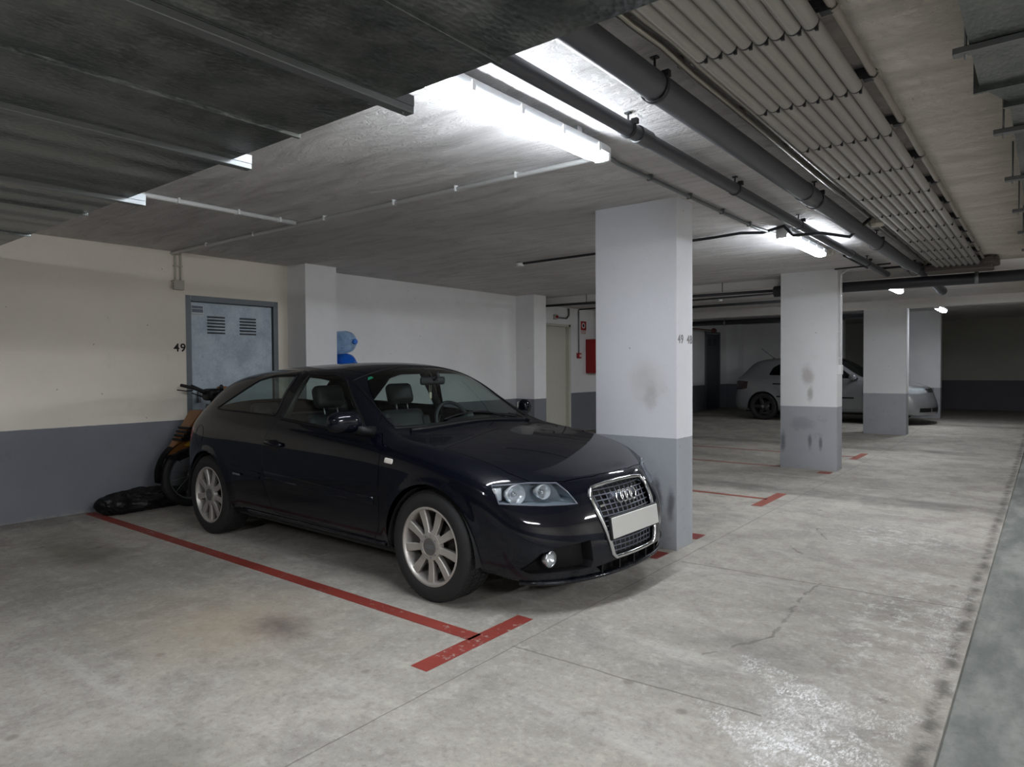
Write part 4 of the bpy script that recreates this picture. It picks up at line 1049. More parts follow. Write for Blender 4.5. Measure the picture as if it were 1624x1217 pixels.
# wheel wells
for (cx, cz) in WC:
    for s in (-1, 1):
        b = BM(); n = 24
        rows = []
        for yy in (.55, .868):
            rows.append([b.verts.new((cx + .36 * math.cos(PI * k / n), s * yy, cz - .06 + .40 * math.sin(PI * k / n))) for k in range(n + 1)])
        for k in range(n): b.faces.new((rows[0][k], rows[0][k + 1], rows[1][k + 1], rows[1][k])).smooth = True
        b.faces.new(rows[0]); obj('wheel_well', b, M_under, car)
# ---- grille
g = BM(); pts = []
for i in range(len(GR)):
    p, q = GR[i], GR[(i + 1) % len(GR)]
    for t in range(4): pts.append((p[0] + (q[0] - p[0]) * t / 4, p[1] + (q[1] - p[1]) * t / 4))
P3 = [sh.hit(p, 'x', 1) for p in pts]
P3 = [p + Vector((.004, 0, 0)) for p in P3]
tube(g, P3, .0125, 10, closed=True); gr = obj('grille', g, M_chrome, car)
b = BM(); gv = [b.verts.new(p - Vector((.055, 0, 0))) for p in P3]; b.faces.new(gv); bmesh.ops.triangulate(b, faces=b.faces); obj('grille_back', b, M_under, gr)
def gx(y, z):
    l = sh.hit((y, z), 'x', 1); return l.x - .022
def gwid(z):
    pts_ = sorted((q for q in GR if q[0] > 0), key=lambda q: q[1])
    for a, c in zip(pts_, pts_[1:]):
        if a[1] <= z <= c[1] and c[1] > a[1]: return a[0] + (c[0] - a[0]) * (z - a[1]) / (c[1] - a[1])
    return .2
b = BM()
for k in range(13):
    z = .288 + k * .028
    w_ = gwid(z) - .004
    tube(b, [(gx(y, z), y, z) for y in [-w_ + 2 * w_ * i / 10 for i in range(11)]], .0042, 6)
for k in range(-5, 6):
    yt = k * .052; yb = yt * .84
    z1 = .64 if abs(yt) < .25 else .60
    tube(b, [(gx(yb + (yt - yb) * i / 8, .275 + (z1 - .275) * i / 8), yb + (yt - yb) * i / 8, .275 + (z1 - .275) * i / 8) for i in range(9)], .0035, 6)
obj('grille_mesh', b, M_grb, gr)
b = BM(); c = sh.hit((0, .575), 'x', 1); rings(b, c + Vector((.004, 0, 0)), 0.035, .050, .0048, 4, R(-18)); obj('grille_emblem', b, M_chrome, gr)
b = BM(); tube(b, [(gx(y, .575) + .004, y, .575) for y in (-.12, -.06, 0, .06, .12)], .022, 8); 
for v in b.verts: v.co.x -= .012
obj('emblem_base', b, M_grb, gr)
b = BM(); c = sh.hit((-.235, .545), 'x', 1); box(b, c.x - .012, c.x - .002, -.262, -.212, .538, .552, .002); obj('grille_badge', b, M_chrome, gr)
# plate, left blank
b = BM(); c = sh.hit((0, .42), 'x', 1); M = Matrix.Translation((c.x + .012, 0, .43)) @ Matrix.Rotation(R(-8), 4, 'Y'); box(b, -.004, .004, -.262, .262, -.058, .058, .003, M=M)
pl_ = obj('number_plate', b, simple('plate_white', (184, 184, 180), .4, var=.03), car)
b = BM(); box(b, -.02, -.003, -.27, .27, -.066, .066, .004, M=M); obj('plate_holder', b, M_trimb, pl_)
# ---- head lamps
for s, nm in ((-1, 'R'), (1, 'L')):
    ln = sh.emit('head' + nm, 'headlight', M_clear, car)
    h = HL[nm]
    rp = []
    for i in range(len(h)):
        p, q = h[i], h[(i + 1) % len(h)]
        for t in range(5): rp.append((p[0] + (q[0] - p[0]) * t / 5, p[1] + (q[1] - p[1]) * t / 5))
    b = BM(); A = []; B = []
    cy, cz = s * .60, .64
    ctr = sh.hit((cy, cz), 'x', 1)
    for p in rp:
        l = sh.hit((p[0] * .997 + cy * .003, p[1] * .99 + cz * .01), 'x', 1)
        if l is None: continue
        A.append(b.verts.new(l)); B.append(b.verts.new(Vector((ctr.x - .11 - (abs(l.y) - .6) * .65, l.y * .97, l.z * .93 + cz * .07))))
    for i in range(len(A)): b.faces.new((A[i], A[(i + 1) % len(A)], B[(i + 1) % len(B)], B[i])).smooth = True
    b.faces.new(B); bmesh.ops.triangulate(b, faces=[f for f in b.faces if len(f.verts) > 4])
    obj('lamp_housing', b, M_lampb, ln)
    b = sh.rim(h, 'x', 1, .0045, .0); obj('lamp_rim', b, M_grb, ln)
    for (yy, zz, r_, nm2) in ((s * .69, .643, .053, 'main_reflector'), (s * .55, .648, .040, 'high_beam_reflector')):
        l = sh.hit((yy, zz), 'x', 1); b = BM()
        lathe(b, [(r_, .0), (r_ * 1.03, -.004), (r_ * .95, -.02), (r_ * .75, -.045), (r_ * .4, -.062), (0, -.066)], 28, 'X', (l.x - .022, yy, zz))
        for v in b.verts: v.co.x -= (abs(v.co.y) - abs(yy)) * .35
        rf = obj(nm2, b, M_reflc, ln)
        b = BM(); lathe(b, [(0, 0), (.012, -.003), (.016, -.02), (0, -.03)], 16, 'X', (l.x - .03, yy, zz)); obj('bulb', b, M_chrome, ln)
    l = sh.hit((s * .765, .645), 'x', 1); b = BM(); box(b, l.x - .06, l.x - .025, s * .765 - .026, s * .765 + .026, .612, .682, .004); obj('indicator', b, M_reflc, ln)
# ---- fog lamps
for s, nm in ((-1, 'R'), (1, 'L')):
    b = BM(); c = [(s * .735, .262), (s * .66, .345), (s * .56, .372), (s * .395, .385), (s * .385, .27), (s * .395, .235), (s * .70, .235)]
    A = []; B = []
    for i in range(len(c)):
        p, q = c[i], c[(i + 1) % len(c)]
        for t in range(4):
            pp = (p[0] + (q[0] - p[0]) * t / 4, p[1] + (q[1] - p[1]) * t / 4); l = sh.hit(pp, 'x', 1)
            A.append(b.verts.new(l)); B.append(b.verts.new(l + Vector((-.07, 0, 0))))
    for i in range(len(A)): b.faces.new((A[i], A[(i + 1) % len(A)], B[(i + 1) % len(B)], B[i]))
    b.faces.new(B); bmesh.ops.triangulate(b, faces=[f for f in b.faces if len(f.verts) > 4]); fr = obj('fog_lamp_recess', b, M_trimb, car)
    l = sh.hit((s * .60, .30), 'x', 1); x = l.x - .03
    b = BM(); lathe(b, [(.043, -.03), (.047, 0), (.043, .008), (.036, .004)], 28, 'X', (x, s * .60, .303)); obj('fog_lamp_ring', b, M_chromeb, fr)
    b = BM(); lathe(b, [(0, -.025), (.02, -.02), (.037, .0)], 28, 'X', (x, s * .60, .303)); obj('fog_lamp_reflector', b, M_reflc, fr)
    b = BM(); lathe(b, [(0, .014), (.02, .011), (.038, .002)], 28, 'X', (x, s * .60, .303)); obj('fog_lamp_lens', b, M_clear, fr)
b = BM()
for yy in (-.3, -.15, 0, .15, .3):
    l = sh.hit((yy, .21), 'x', 1)
    if l: box(b, l.x - .05, l.x - .006, yy - .006, yy + .006, .186, .235)
l0 = sh.hit((0, .21), 'x', 1); box(b, .70, .755, -.36, .36, .17, .27); box(b, .70, .80, -.30, .30, .168, .178)
obj('lower_intake', b, M_trimb, car)
# front lip
b = BM(); pts = [sh.hit((y, .185), 'x', 1) for y in [-.70 + .07 * k for k in range(21)]]
tube(b, [p + Vector((.006, 0, -.012)) for p in pts if p], .012, 8); obj('front_lip', b, M_paint, car)
# ---- tail lamps
M_tail = simple('red_lens', (150, 34, 30), .2, var=.05)
for nm in ('R', 'L'): sh.emit('tail' + nm, 'tail_light', M_tail, car)
# ---- mirrors
for s in (-1, 1):
    b = BM(); mx_ = -.60 if s < 0 else -.74
    rows = []
    for (y, sc) in ((.885, .55), (.90, .85), (.94, 1.0), (1.0, 1.0), (1.04, .93), (1.065, .7), (1.075, .3)):
        if s > 0: y = .88 + (y - .88) * .62
        ring = []
        for k in range(20):
            a = 2 * PI * k / 20; ca, sa = math.cos(a), math.sin(a)
            px_ = .062 * (abs(ca) ** .8) * (1 if ca > 0 else -.6); pz_ = .066 * (abs(sa) ** .75) * (1 if sa > 0 else -1)
            ring.append(b.verts.new((mx_ + px_ * sc - (y - .88) * .25, s * y, 1.0 + pz_ * sc - .01 * (1 - sc))))
        rows.append(ring)
    for A, B in zip(rows, rows[1:]):
        for k in range(20): b.faces.new((A[k], A[(k + 1) % 20], B[(k + 1) % 20], B[k])).smooth = True
    b.faces.new(rows[0]); b.faces.new(rows[-1]); fix(b)
    mo = obj('side_mirror', b, M_paint, car, smooth=60)
    b = BM(); box(b, mx_ - .06, mx_ - .045, .90 if s > 0 else -1.05, .99 if s > 0 else -.90, .955, 1.045, .007); obj('mirror_glass', b, M_chrome, mo)
    b = BM(); tube(b, [(mx_ + .04, s * .80, .935), (mx_ + .03, s * .86, .945), (mx_ + .02, s * .92, .965)], [.035, .03, .028], 12); obj('mirror_arm', b, M_trimb, mo)
# ---- wheels
for cx, st_ in ((0, R(0)), (-2.578, 0)):
    for s in (-1, 1): wheel(car, cx, s * .762, .317, .317, .222, .222, s, 'nine', steer=st_)
# ---- wipers, cowl
b = BM(); pts = [sh.hit((-.36 - .02 * 0 + 0, y), 'z', 1) for y in [-.6 + .1 * k for k in range(13)]]
cw = []
for k in range(13):
    y = -.6 + .1 * k; x = -.40 + .02 - .06 * (y / .6) ** 2
    p = sh.hit((x, y), 'z', 1); cw.append(p + Vector((0, 0, .004)))
tube(b, cw, .014, 8)
obj('windscreen_cowl', b, M_trimb, car)
for y0, y1 in ((-.30, .28), (.22, .58)):
    b = BM(); P_ = []
    for k in range(9):
        t = k / 8; y = y0 + (y1 - y0) * t; x = -.445 - .012 * math.sin(PI * t) - .10 * max(0, abs(y) - .3)
        p = sh.hit((x, y), 'z', 1); P_.append(p + Vector((.0, 0, .008)))
    tube(b, P_, .005, 6)
    q = sh.hit((-.40, y1 * .9 + .05), 'z', 1) + Vector((0, 0, .008)); tube(b, [q, P_[6] + Vector((0, 0, .008)), P_[4] + Vector((0, 0, .006))], .006, 6)
    obj('wiper', b, M_trimb, car)
# ---- interior
for y in (-.36, .36): seat(car, -1.22, y, M_leather)
b = BM(); box(b, -2.45, -1.95, -.6, .6, .25, .47, .05, 2); M = Matrix.Translation((-2.35, 0, .42)) @ Matrix.Rotation(R(-22), 4, 'Y'); box(b, -.06, .06, -.6, .6, 0, .55, .05, 2, M=M)
rb = obj('rear_bench', b, M_leather, car, smooth=50)
b = BM()
for y in (-.36, .36): box(b, -.05, .05, y - .12, y + .12, .54, .66, .03, 2, M=M)
obj('headrest', b, M_leather, rb, smooth=50)
b = BM(); box(b, -2.95, -2.5, -.55, .55, .90, .915, .005); obj('parcel_shelf', b, M_int, car)
b = BM()
rows = []
for x, z in ((-.42, .90), (-.60, .925), (-.80, .93), (-.90, .90), (-.93, .82), (-.90, .6), (-.5, .5)):
    rows.append([b.verts.new((x - .06 * (1 - (y / .72) ** 2) * 0, y, z + (.025 if .15 < y < .6 and x < -.55 and z > .8 else 0))) for y in [-.74 + 1.48 * k / 16 for k in range(17)]])
for A, B in zip(rows, rows[1:]):
    for k in range(16): b.faces.new((A[k], A[k + 1], B[k + 1], B[k])).smooth = True
obj('dashboard', b, M_int, car)
b = BM(); M = Matrix.Translation((-1.0, .36, .885)) @ Matrix.Rotation(R(-24), 4, 'Y')
tube(b, [M @ Vector((0, .185 * math.cos(2 * PI * k / 32), .185 * math.sin(2 * PI * k / 32))) for k in range(32)], .0145, 10, closed=True)
sw = obj('steering_wheel', b, M_leather, car)
b = BM(); box(b, -.02, .02, -.06, .06, -.07, .05, .02, 2, M=M)
for a in (0, PI, -PI / 2): tube(b, [M @ Vector((0, 0, 0)), M @ Vector((0, .175 * math.cos(a), .175 * math.sin(a)))], .012, 8)
tube(b, [M @ Vector((0, 0, 0)), M @ Vector((.2, 0, 0))], .03, 8); obj('wheel_hub', b, M_int, sw)
b = BM(); box(b, -.88, -.855, -.12, .12, 1.205, 1.265, .02, 3); rm = obj('rear_view_mirror', b, M_int, car, smooth=50)
b = BM(); tube(b, [(-.86, 0, 1.24), (-.80, 0, 1.275), (-.82, 0, 1.30)], .01, 8); obj('mirror_stalk', b, M_int, rm)
b = BM(); tube(b, [(-.89, .01, 1.22), (-.90, .012, 1.15)], .0025, 6); tube(b, [(-.89, -.012, 1.22), (-.90, -.002, 1.15)], .0025, 6); box(b, -.905, -.893, -.006, .018, 1.10, 1.15, .004)
obj('hanging_charm', b, simple('charm', (190, 180, 160), .5), rm)
b = BM(); box(b, -2.9, -.5, -.70, .70, .24, .25); obj('cabin_floor', b, M_int, car)
b = BM(); tube(b, [(-1.60, -.80, .92), (-1.61, -.70, 1.12), (-1.60, -.58, 1.30)], .035, 8); tube(b, [(-1.60, .80, .92), (-1.61, .70, 1.12), (-1.60, .58, 1.30)], .035, 8); obj('pillar_trim', b, M_int, car)
# ================================================================== SILVER HATCHBACK
top = {
 0: [(-3.16,.77,.89),(-3.2,.72,.90),(-3.22,.64,.91),(-3.24,.52,.915),(-3.27,.3,.92),(-3.28,0,.92)],
 1: [(-3.02,.80,.98),(-3.04,.76,1.0),(-3.05,.70,1.01),(-3.08,.58,1.02),(-3.12,.3,1.03),(-3.13,0,1.03)],
 2: [(-2.80,.81,1.0),(-2.84,.76,1.08),(-2.88,.69,1.17),(-2.92,.585,1.2),(-2.96,.3,1.21),(-2.97,0,1.21)],
 3: [(-2.52,.81,1.0),(-2.58,.745,1.16),(-2.66,.67,1.32),(-2.74,.58,1.375),(-2.80,.3,1.395),(-2.82,0,1.40)],
 4: [(-2.1,.81,.99),(-2.12,.74,1.16),(-2.16,.66,1.345),(-2.2,.58,1.40),(-2.22,.3,1.43),(-2.23,0,1.435)],
 5: [(-1.66,.81,.985),(-1.64,.74,1.17),(-1.62,.66,1.36),(-1.6,.585,1.415),(-1.6,.3,1.45),(-1.6,0,1.455)],
 6: [(-1.25,.81,.975),(-1.24,.74,1.16),(-1.24,.66,1.35),(-1.25,.585,1.40),(-1.24,.3,1.44),(-1.24,0,1.445)],
 7: [(-.9,.81,.96),(-.92,.755,1.10),(-.97,.68,1.26),(-1.02,.61,1.335),(-.97,.32,1.395),(-.95,0,1.405)],
 8: [(-.62,.82,.945),(-.66,.77,1.01),(-.70,.715,1.08),(-.76,.655,1.14),(-.66,.34,1.21),(-.63,0,1.23)],
 9: [(-.40,.82,.92),(-.43,.775,.935),(-.46,.735,.95),(-.50,.68,.96),(-.40,.34,.985),(-.36,0,.99)]}
G4 = []
for i, r_ in enumerate(A3):
    row = [(x, y * .985, z + (.025 if z > .6 else 0)) for x, y, z in r_]
    if i in top: row[6:] = [(x, y * .985, z) for x, y, z in top[i]]
    if i >= 10: row[6:] = [(x, y * .985, z + .065) for x, y, z in r_[6:]]; row[5] = (row[5][0], row[5][1], row[5][2] + .02)
    if i == 0: row[5] = (-3.12, .79, .83); row[4] = (-3.14, .80, .72)
    if i == 1: row[5] = (-3.0, .825, .90); row[4] = (-3.0, .84, .74)
    G4.append(row)
G4F = [[(x - .02, y, z + (.05 if k > 3 else .02)) for k, (x, y, z) in enumerate(c)] for c in A3F]
for c in G4F: c[5] = (c[5][0] + .03, c[5][1], c[5][2] + .01)
bm = cage_mesh(G4, G4F, A3R, 3)
WG = [(0, .31), (-2.511, .31)]
flare(bm, WG, .33, .008)
gs = Shell(bm)
silver = thing('car', 'silver hatchback with a roof aerial parked beyond the pillars in the background', 'car', (-2.64, 16.62, .1), 0)
M_silver = paint_mat('silver_car_paint', (140, 142, 145), dust=.15, metal=.55, rough=.35)
M_dglass = glass_mat('dark_tinted_glass', (.12, .13, .14))
for s in (-1, 1):
    for cx, cz in WG: gs.cut('void', [circ(cx, cz + .005, .345, 40)], 'y', s, nmin=-.2, cond=lambda c, s=s: c.y * s > .5)
for s, nm in ((-1, 'R'), (1, 'L')):
    cd = lambda c, s=s: c.y * s > .45
    dl = [(-.44, .32), (-.44, .90), (-1.62, .97), (-1.62, .30), (-.50, .30)]
    rl = [(-1.63, .30), (-1.63, .97), (-2.36, 1.0), (-2.30, .72), (-2.14, .58), (-2.05, .42), (-2.0, .30)]
    fw = rounded([(-.60, .955), (-1.03, 1.285), (-1.52, 1.335), (-1.575, 1.0), (-1.1, .97)], .03, 3)
    rw = rounded([(-1.66, 1.005), (-1.63, 1.335), (-2.12, 1.315), (-2.32, 1.20), (-2.40, 1.03)], .04, 3)
    gs.cut('gd' + nm, [grow(dl, .004)], 'y', s, cond=cd); gs.cut('doorf' + nm, [dl], 'y', s, allow=('gd' + nm,), cond=cd)
    gs.cut('gr' + nm, [grow(rl, .004)], 'y', s, cond=cd); gs.cut('doorr' + nm, [rl], 'y', s, allow=('gr' + nm,), cond=cd)
    al = ('body', 'doorf' + nm, 'doorr' + nm, 'gd' + nm, 'gr' + nm)
    gs.cut('fw' + nm, [fw], 'y', s, allow=al, cond=cd); gs.cut('rw' + nm, [rw], 'y', s, allow=al, cond=cd)
gs.cut('ws', [[(-.475, -.645), (-.41, -.4), (-.385, 0), (-.41, .4), (-.475, .645), (-.99, .575), (-.99, -.575)]], 'z', 1, cond=lambda c: c.z > .9)
gs.cut('rg', [[(-3.06, -.52), (-3.06, .52), (-2.86, .48), (-2.86, -.48)]], 'z', 1, cond=lambda c: c.z > .9)
for s, nm in ((-1, 'R'), (1, 'L')):
    gs.cut('head' + nm, [[(s * .80, .755), (s * .46, .765), (s * .40, .665), (s * .80, .645)]], 'x', 1, cond=lambda c: c.x > .2, nmin=.05)
    gs.cut('tail' + nm, [[(-2.86, .88), (-3.05, .90), (-3.3, .88), (-3.3, .70), (-3.03, .69), (-2.88, .72)]], 'y', s, cond=lambda c, s=s: c.y * s > .4, nmin=-.05)
gs.cut('grille', [[(-.37, .665), (.37, .665), (.42, .745), (-.42, .745)]], 'x', 1, cond=lambda c: c.x > .3)
for y0, y1 in ((-.70, -.42), (-.38, -.02), (.02, .38), (.42, .70)): gs.cut('intake', [[(y0, .27), (y1, .27), (y1, .355), (y0, .355)]], 'x', 1, cond=lambda c: c.x > .3)
gs.emit('body', 'body', M_silver, silver)
for nm in ('R', 'L'):
    s = -1 if nm == 'R' else 1
    a = gs.emit('doorf' + nm, 'door', M_silver, silver); b_ = gs.emit('doorr' + nm, 'door', M_silver, silver)
    gs.emit('fw' + nm, 'door_window', M_dglass, a); gs.emit('rw' + nm, 'door_window', M_dglass, b_)
    for d_, x in ((a, -1.50), (b_, -2.20)):
        l = gs.hit((x, .83), 'y', s); b = BM(); tube(b, [(x - .08, l.y, .832), (x - .06, l.y + s * .02, .834), (x + .06, l.y + s * .02, .83), (x + .08, l.y, .828)], .013, 8); obj('door_handle', b, M_trimb, d_)
        b = gs.patch([(x - .0, .56), (x + (.9 if x > -2 else .45), .56), (x + (.9 if x > -2 else .45), .53), (x, .53)], 'y', s, .006, .04); obj('rub_strip', b, M_trimb, d_)
    gs.emit('head' + nm, 'headlight', simple('headlight_glass', (190, 198, 204), .15, .5, var=.25, scale=14), silver)
    gs.emit('tail' + nm, 'tail_light', simple('dark_red_lens', (50, 32, 36), .2, var=.1), silver)
gs.emit('ws', 'windscreen', M_ws, silver); gs.emit('rg', 'rear_window', M_dglass, silver)
gg = gs.emit('grille', 'grille', M_trimb, silver); gs.emit('intake', 'lower_intake', M_trimb, silver)
b = BM()
for z in (.685, .705, .725):
    P_ = [gs.hit((y, z), 'x', 1) for y in [-.38 + .076 * k for k in range(11)]]; tube(b, [p + Vector((.004, 0, 0)) for p in P_ if p], .004, 6)
obj('grille_bars', b, M_chromeb, gg)
b = BM(); l = gs.hit((0, .705), 'x', 1); lathe(b, [(.05, 0), (.055, .004), (.06, 0)], 24, 'X', (l.x + .012, 0, .705), close=True)
for pts_ in (((-.026, .04), (-.009, -.0), (0, .016), (.009, -.0), (.026, .04)), ((-.045, .02), (-.02, -.045), (0, -.006), (.02, -.045), (.045, .02))): tube(b, [(l.x + .012, y, .705 + z) for y, z in pts_], .004, 6)
obj('grille_emblem', b, M_chrome, gg)
b = BM(); box(b, -2.95, .4, -.68, .68, .18, .22); box(b, -2.2, -.33, -.78, .78, .2, .3, .02); box(b, -.34, -.30, -.7, .7, .25, .88); obj('underbody', b, M_under, silver)
b = BM(); box(b, -1.5, -1.0, -.6, -.15, .35, 1.15, .08, 2); box(b, -1.5, -1.0, .15, .6, .35, 1.15, .08, 2); box(b, -.85, -.45, -.72, .72, .6, .95, .05, 2); obj('seats', b, M_int, silver, smooth=50)
b = BM(); tube(b, [(-2.52, 0, 1.42), (-2.82, 0, 1.66)], .006, 6); lathe(b, [(.03, 1.40), (.02, 1.43)], 10, 'Z', (-2.52, 0, 0)); obj('roof_aerial', b, M_trimb, silver)
for s in (-1, 1):
    b = BM(); box(b, -.68, -.54, s * .96 - .08, s * .96 + .08, .93, 1.05, .045, 3); o = obj('side_mirror', b, M_silver, silver, smooth=60)
    b = BM(); tube(b, [(-.56, s * .78, .95), (-.58, s * .9, .965)], .03, 8); obj('mirror_arm', b, M_trimb, o)
    for cx, cz in WG:
        wheel(silver, cx, s * .755, .31, .31, .21, .215, s, 'five', simple('dark_alloy', (52, 50, 52), .4, .5), M_chromeb)
        b = BM(); n = 20; rows = []
        for yy in (.55, .852): rows.append([b.verts.new((cx + .352 * math.cos(PI * k / n), s * yy, cz - .06 + .39 * math.sin(PI * k / n))) for k in range(n + 1)])
        for k in range(n): b.faces.new((rows[0][k], rows[0][k + 1], rows[1][k + 1], rows[1][k])).smooth = True
        b.faces.new(rows[0]); obj('wheel_well', b, M_under, silver)

# ================================================================== MOPED, BAG, JUGS
mp = thing('moped', 'old orange and black moped standing against the wall behind the black car', 'moped', (-6.55, 3.07, 0), 0)
M_orange = simple('orange_plastic', (128, 84, 42), .5, var=.15); M_yel = simple('yellow_plastic', (176, 142, 30), .5, var=.1)
def mwheel(y):
    b = BM(); lathe(b, [(.235, -.03), (.26, -.04), (.29, -.035), (.305, -.012), (.305, .012), (.29, .035), (.26, .04), (.235, .03)], 40, 'X', (0, 0, 0)); fix(b)
    w_ = obj('wheel', b, M_rubber, mp, smooth=50, loc=(0, y, .305))
    b = BM(); lathe(b, [(.22, -.02), (.24, -.022), (.24, .022), (.22, .02)], 40, 'X', (0, 0, 0), close=True)
    for k in range(12):
        a = 2 * PI * k / 12; tube(b, [((-1) ** k * .02, .03 * math.cos(a), .03 * math.sin(a)), (0, .225 * math.cos(a + .2), .225 * math.sin(a + .2))], .003, 5)
    lathe(b, [(0, -.04), (.035, -.04), (.035, .04), (0, .04)], 16, 'X', (0, 0, 0)); fix(b); obj('rim', b, M_steel, w_)
mwheel(.16); mwheel(1.36)
b = BM()
for s in (-1, 1): tube(b, [(s * .06, .16, .305), (s * .06, .26, .62)], .017, 10); tube(b, [(s * .06, .24, .55), (s * .055, .36, .98)], .024, 10)
obj('front_fork', b, M_steel, mp)
b = BM(); rows = []
for k in range(15):
    a = R(190 - 130 * k / 14); rows.append([b.verts.new((xx, .16 + (.335 + (.012 if abs(xx) < .05 else 0)) * math.cos(a), .305 + .335 * math.sin(a) + .02)) for xx in (-.065, -.035, 0, .035, .065)])
for A, B in zip(rows, rows[1:]):
    for k in range(4): b.faces.new((A[k], A[k + 1], B[k + 1], B[k])).smooth = True
bmesh.ops.solidify(b, geom=b.faces, thickness=.006); obj('front_fender', b, M_trimb, mp)
# leg shield: wedge shaped orange panel with black louvres
def wedge(b, prof, w0, w1):
    A = [b.verts.new((-(w0 + (w1 - w0) * t), y, z)) for y, z, t in prof]; B = [b.verts.new(((w0 + (w1 - w0) * t), y, z)) for y, z, t in prof]
    n = len(A)
    for i in range(n): b.faces.new((A[i], A[(i + 1) % n], B[(i + 1) % n], B[i]))
    b.faces.new(A[::-1]); b.faces.new(B)
b = BM(); wedge(b, [(-.10, .52, 0), (.05, .72, .5), (.20, .93, 1), (.30, .93, 1), (.24, .70, .5), (.10, .55, 0)], .03, .12); fix(b); sd = obj('front_shield', b, M_orange, mp)
b = BM()
for k in range(4):
    z = .665 + k * .035; y = -.10 + (z - .52) * .71 - .004
    Mx = .045 + k * .012
    box(b, Mx - .02, .135, y - .01, y + .16, z - .011, z + .011, .003); box(b, -Mx, Mx, y - .012, y + .02, z - .011, z + .011, .003)
obj('shield_louvre', b, M_trimb, sd)
b = BM(); wedge(b, [(.06, .60, 0), (.12, .62, 0), (.24, .74, 1), (.18, .74, 1)], .125, .13); fix(b); obj('shield_stripe', b, M_yel, sd)
b = BM(); wedge(b, [(-.12, .50, 0), (.14, .56, 0), (.12, .50, 0), (.0, .46, 0)], .07, .09); fix(b); obj('shield_chin', b, M_trimb, sd)
b = BM(); box(b, -.09, .09, .30, .48, 1.02, 1.14, .035, 3); hl = obj('headlamp_cowl', b, M_trimb, mp, smooth=50)
b = BM(); box(b, -.06, .06, .44, .52, 1.06, 1.16, .02, 2); obj('cowl_top', b, M_orange, hl, smooth=50)
b = BM(); tube(b, [(0, .36, .9), (0, .38, 1.08)], .02, 10)
tube(b, [(.10, .36, 1.09), (.26, .33, 1.13), (.40, .26, 1.16)], .012, 10); tube(b, [(-.10, .36, 1.09), (-.26, .33, 1.13), (-.33, .26, 1.16)], .012, 10); tube(b, [(-.12, .36, 1.09), (.12, .36, 1.09)], .014, 10)
hb = obj('handlebar', b, M_trimb, mp)
for s in (-1, 1):
    xo = .40 if s > 0 else -.33
    b = BM(); tube(b, [(xo - s * .09, .295, 1.145), (xo + s * .03, .235, 1.172)], [.019, .017], 12); obj('grip', b, M_rubber, hb)
    b = BM(); tube(b, [(xo - s * .12, .28, 1.12), (xo - s * .06, .24, 1.115), (xo + s * .04, .20, 1.125)], .006, 8); obj('brake_lever', b, M_trimb, hb)
# the visible left grip reaching out towards the camera side
b = BM(); tube(b, [(0, .30, 1.10), (0, .16, 1.17)], [.022, .018], 12); tube(b, [(.02, .26, 1.06), (.02, .15, 1.105)], .006, 8); obj('grip_end', b, M_rubber, hb)
b = BM(); tube(b, [(0, .36, .95), (0, .5, .55), (0, .9, .42), (0, 1.36, .32)], .03, 10); tube(b, [(0, .5, .5), (0, .98, .75), (0, 1.45, .78)], .025, 10); tube(b, [(0, .98, .75), (0, .95, .42)], .025, 10); obj('frame', b, M_dark, mp)
b = BM(); box(b, -.11, .11, .85, 1.5, .78, .86, .03, 3); obj('saddle', b, M_trimb, mp, smooth=50)
b = BM(); box(b, -.09, .09, .75, 1.05, .25, .45, .03, 2); lathe(b, [(.09, .07), (.1, .11), (0, .11)], 20, 'X', (0, .95, .35)); obj('engine', b, M_dark, mp, smooth=40)
b = BM(); wedge(b, [(1.05, .58, .6), (1.1, .78, 1), (1.62, .74, .6), (1.60, .66, .3)], .06, .12); fix(b); obj('tail_panel', b, M_orange, mp)
b = BM(); tube(b, [(.08, .8, .28), (.16, .78, .012)], .012, 8); tube(b, [(-.08, .8, .28), (-.16, .78, .012)], .012, 8); obj('stand', b, M_steel, mp)
# black bag on the floor
t = NT('black_plastic_bag'); nn = t.noise(9, 5, .6, vec=t.pos(obj=True)); t.set(color=lin((10, 10, 12)), rough=.42, spec=.4); t.bump(nn, .7, .03); M_bag = t.m
b = BM(); bmesh.ops.create_uvsphere(b, u_segments=64, v_segments=36, radius=1)
from mathutils import noise as mn
for v in b.verts:
    p = v.co.copy(); q = Vector((p.x * .14, p.y * .40, p.z * .115))
    q.y = math.copysign(min(.38, abs(q.y) * 1.1), q.y)
    n_ = mn.fractal(Vector((q.x * 7, q.y * 5, q.z * 9)), .9, 2.2, 4); q += v.normal * n_ * .018 if v.normal.length else Vector()
    q += p.normalized() * n_ * .03
    q.z = max(q.z * (1.15 if q.y < -.2 else .9), -.095)
    v.co = q
for f in b.faces: f.smooth = True
o = obj('plastic_bag', b, M_bag, loc=(-6.76, 2.86, .096), rot=(0, 0, R(3))); tag(o, 'crumpled black plastic bag lying on the floor against the wall', 'bag')
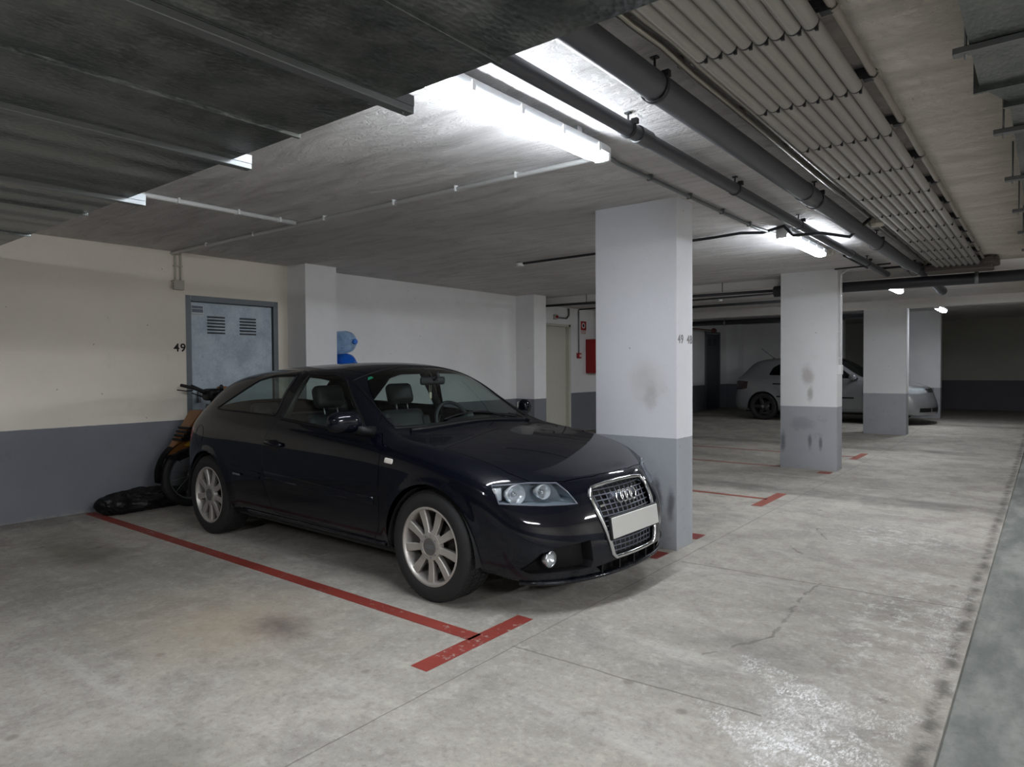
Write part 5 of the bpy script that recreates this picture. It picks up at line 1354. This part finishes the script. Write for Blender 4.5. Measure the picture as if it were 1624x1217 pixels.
# water jugs lying on a low rack
M_blue = NT('blue_jug_plastic'); _t = M_blue
_t.t.nodes.remove(_t.bsdf)
def jug_mat(name, tint, mixf, dif):
    t = NT(name); t.t.nodes.remove(t.bsdf)
    tr = t.n('ShaderNodeBsdfTransparent'); tr.inputs[0].default_value = (*tint, 1)
    d = t.n('ShaderNodeBsdfPrincipled'); d.inputs['Base Color'].default_value = (*lin(dif), 1); d.inputs['Roughness'].default_value = .15
    w = t.noise(7, 3, .6, vec=t.pos(obj=True))
    mx = t.n('ShaderNodeMixShader'); t.put(mx.inputs[0], t.mr(w, .3, .7, mixf - .15, mixf + .15)); t.t.links.new(tr.outputs[0], mx.inputs[1]); t.t.links.new(d.outputs[0], mx.inputs[2])
    t.t.links.new(mx.outputs[0], t.out.inputs[0]); return t.m
M_jc = jug_mat('clear_blue_jug', (.66, .80, .94), .3, (150, 180, 214)); M_jb = jug_mat('deep_blue_jug', (.15, .45, .9), .6, (20, 96, 205))
M_cap = simple('blue_cap', (30, 100, 190), .4, var=.05)
for i, (z, m, lab) in enumerate(((1.655, M_jc, 'clear blue water jug lying on its side, upper one above the car roof'), (1.383, M_jb, 'deep blue water jug lying just above the car roof, under the clear one'))):
    j = thing('water_jug', lab, 'water jug', (-6.98, 5.205, z), 0, 'water jugs stacked by the wall')
    b = BM(); lathe(b, [(0, .02), (.11, .0), (.132, .02), (.135, .05), (.129, .075), (.135, .09), (.135, .16), (.129, .175), (.135, .19), (.135, .28), (.125, .33), (.085, .385), (.04, .41), (.028, .42), (.028, .45)], 40, 'X'); obj('bottle', b, m, j)
    b = BM(); lathe(b, [(0, .475), (.028, .474), (.033, .468), (.033, .44), (.028, .438)], 24, 'X'); obj('cap', b, M_cap, j, smooth=40)
b = BM()
for x in (-6.96, -6.54):
    for y in (5.075, 5.335): box(b, x - .015, x + .015, y - .012, y + .012, 0, 1.75)
for z in (.35, .8, 1.215, 1.487): 
    box(b, -6.975, -6.525, 5.063, 5.075, z, z + .025); box(b, -6.975, -6.525, 5.335, 5.347, z, z + .025)
    for x in (-6.96, -6.54): box(b, x - .015, x + .015, 5.07, 5.34, z, z + .022)
b.free()
b = BM(); box(b, -6.97, -6.56, 5.07, 5.34, 0, 1.245, .01); o = obj('storage_box', b, simple('cardboard', (140, 112, 80), .8)); tag(o, 'tall box standing behind the black car under the blue water jugs', 'box')
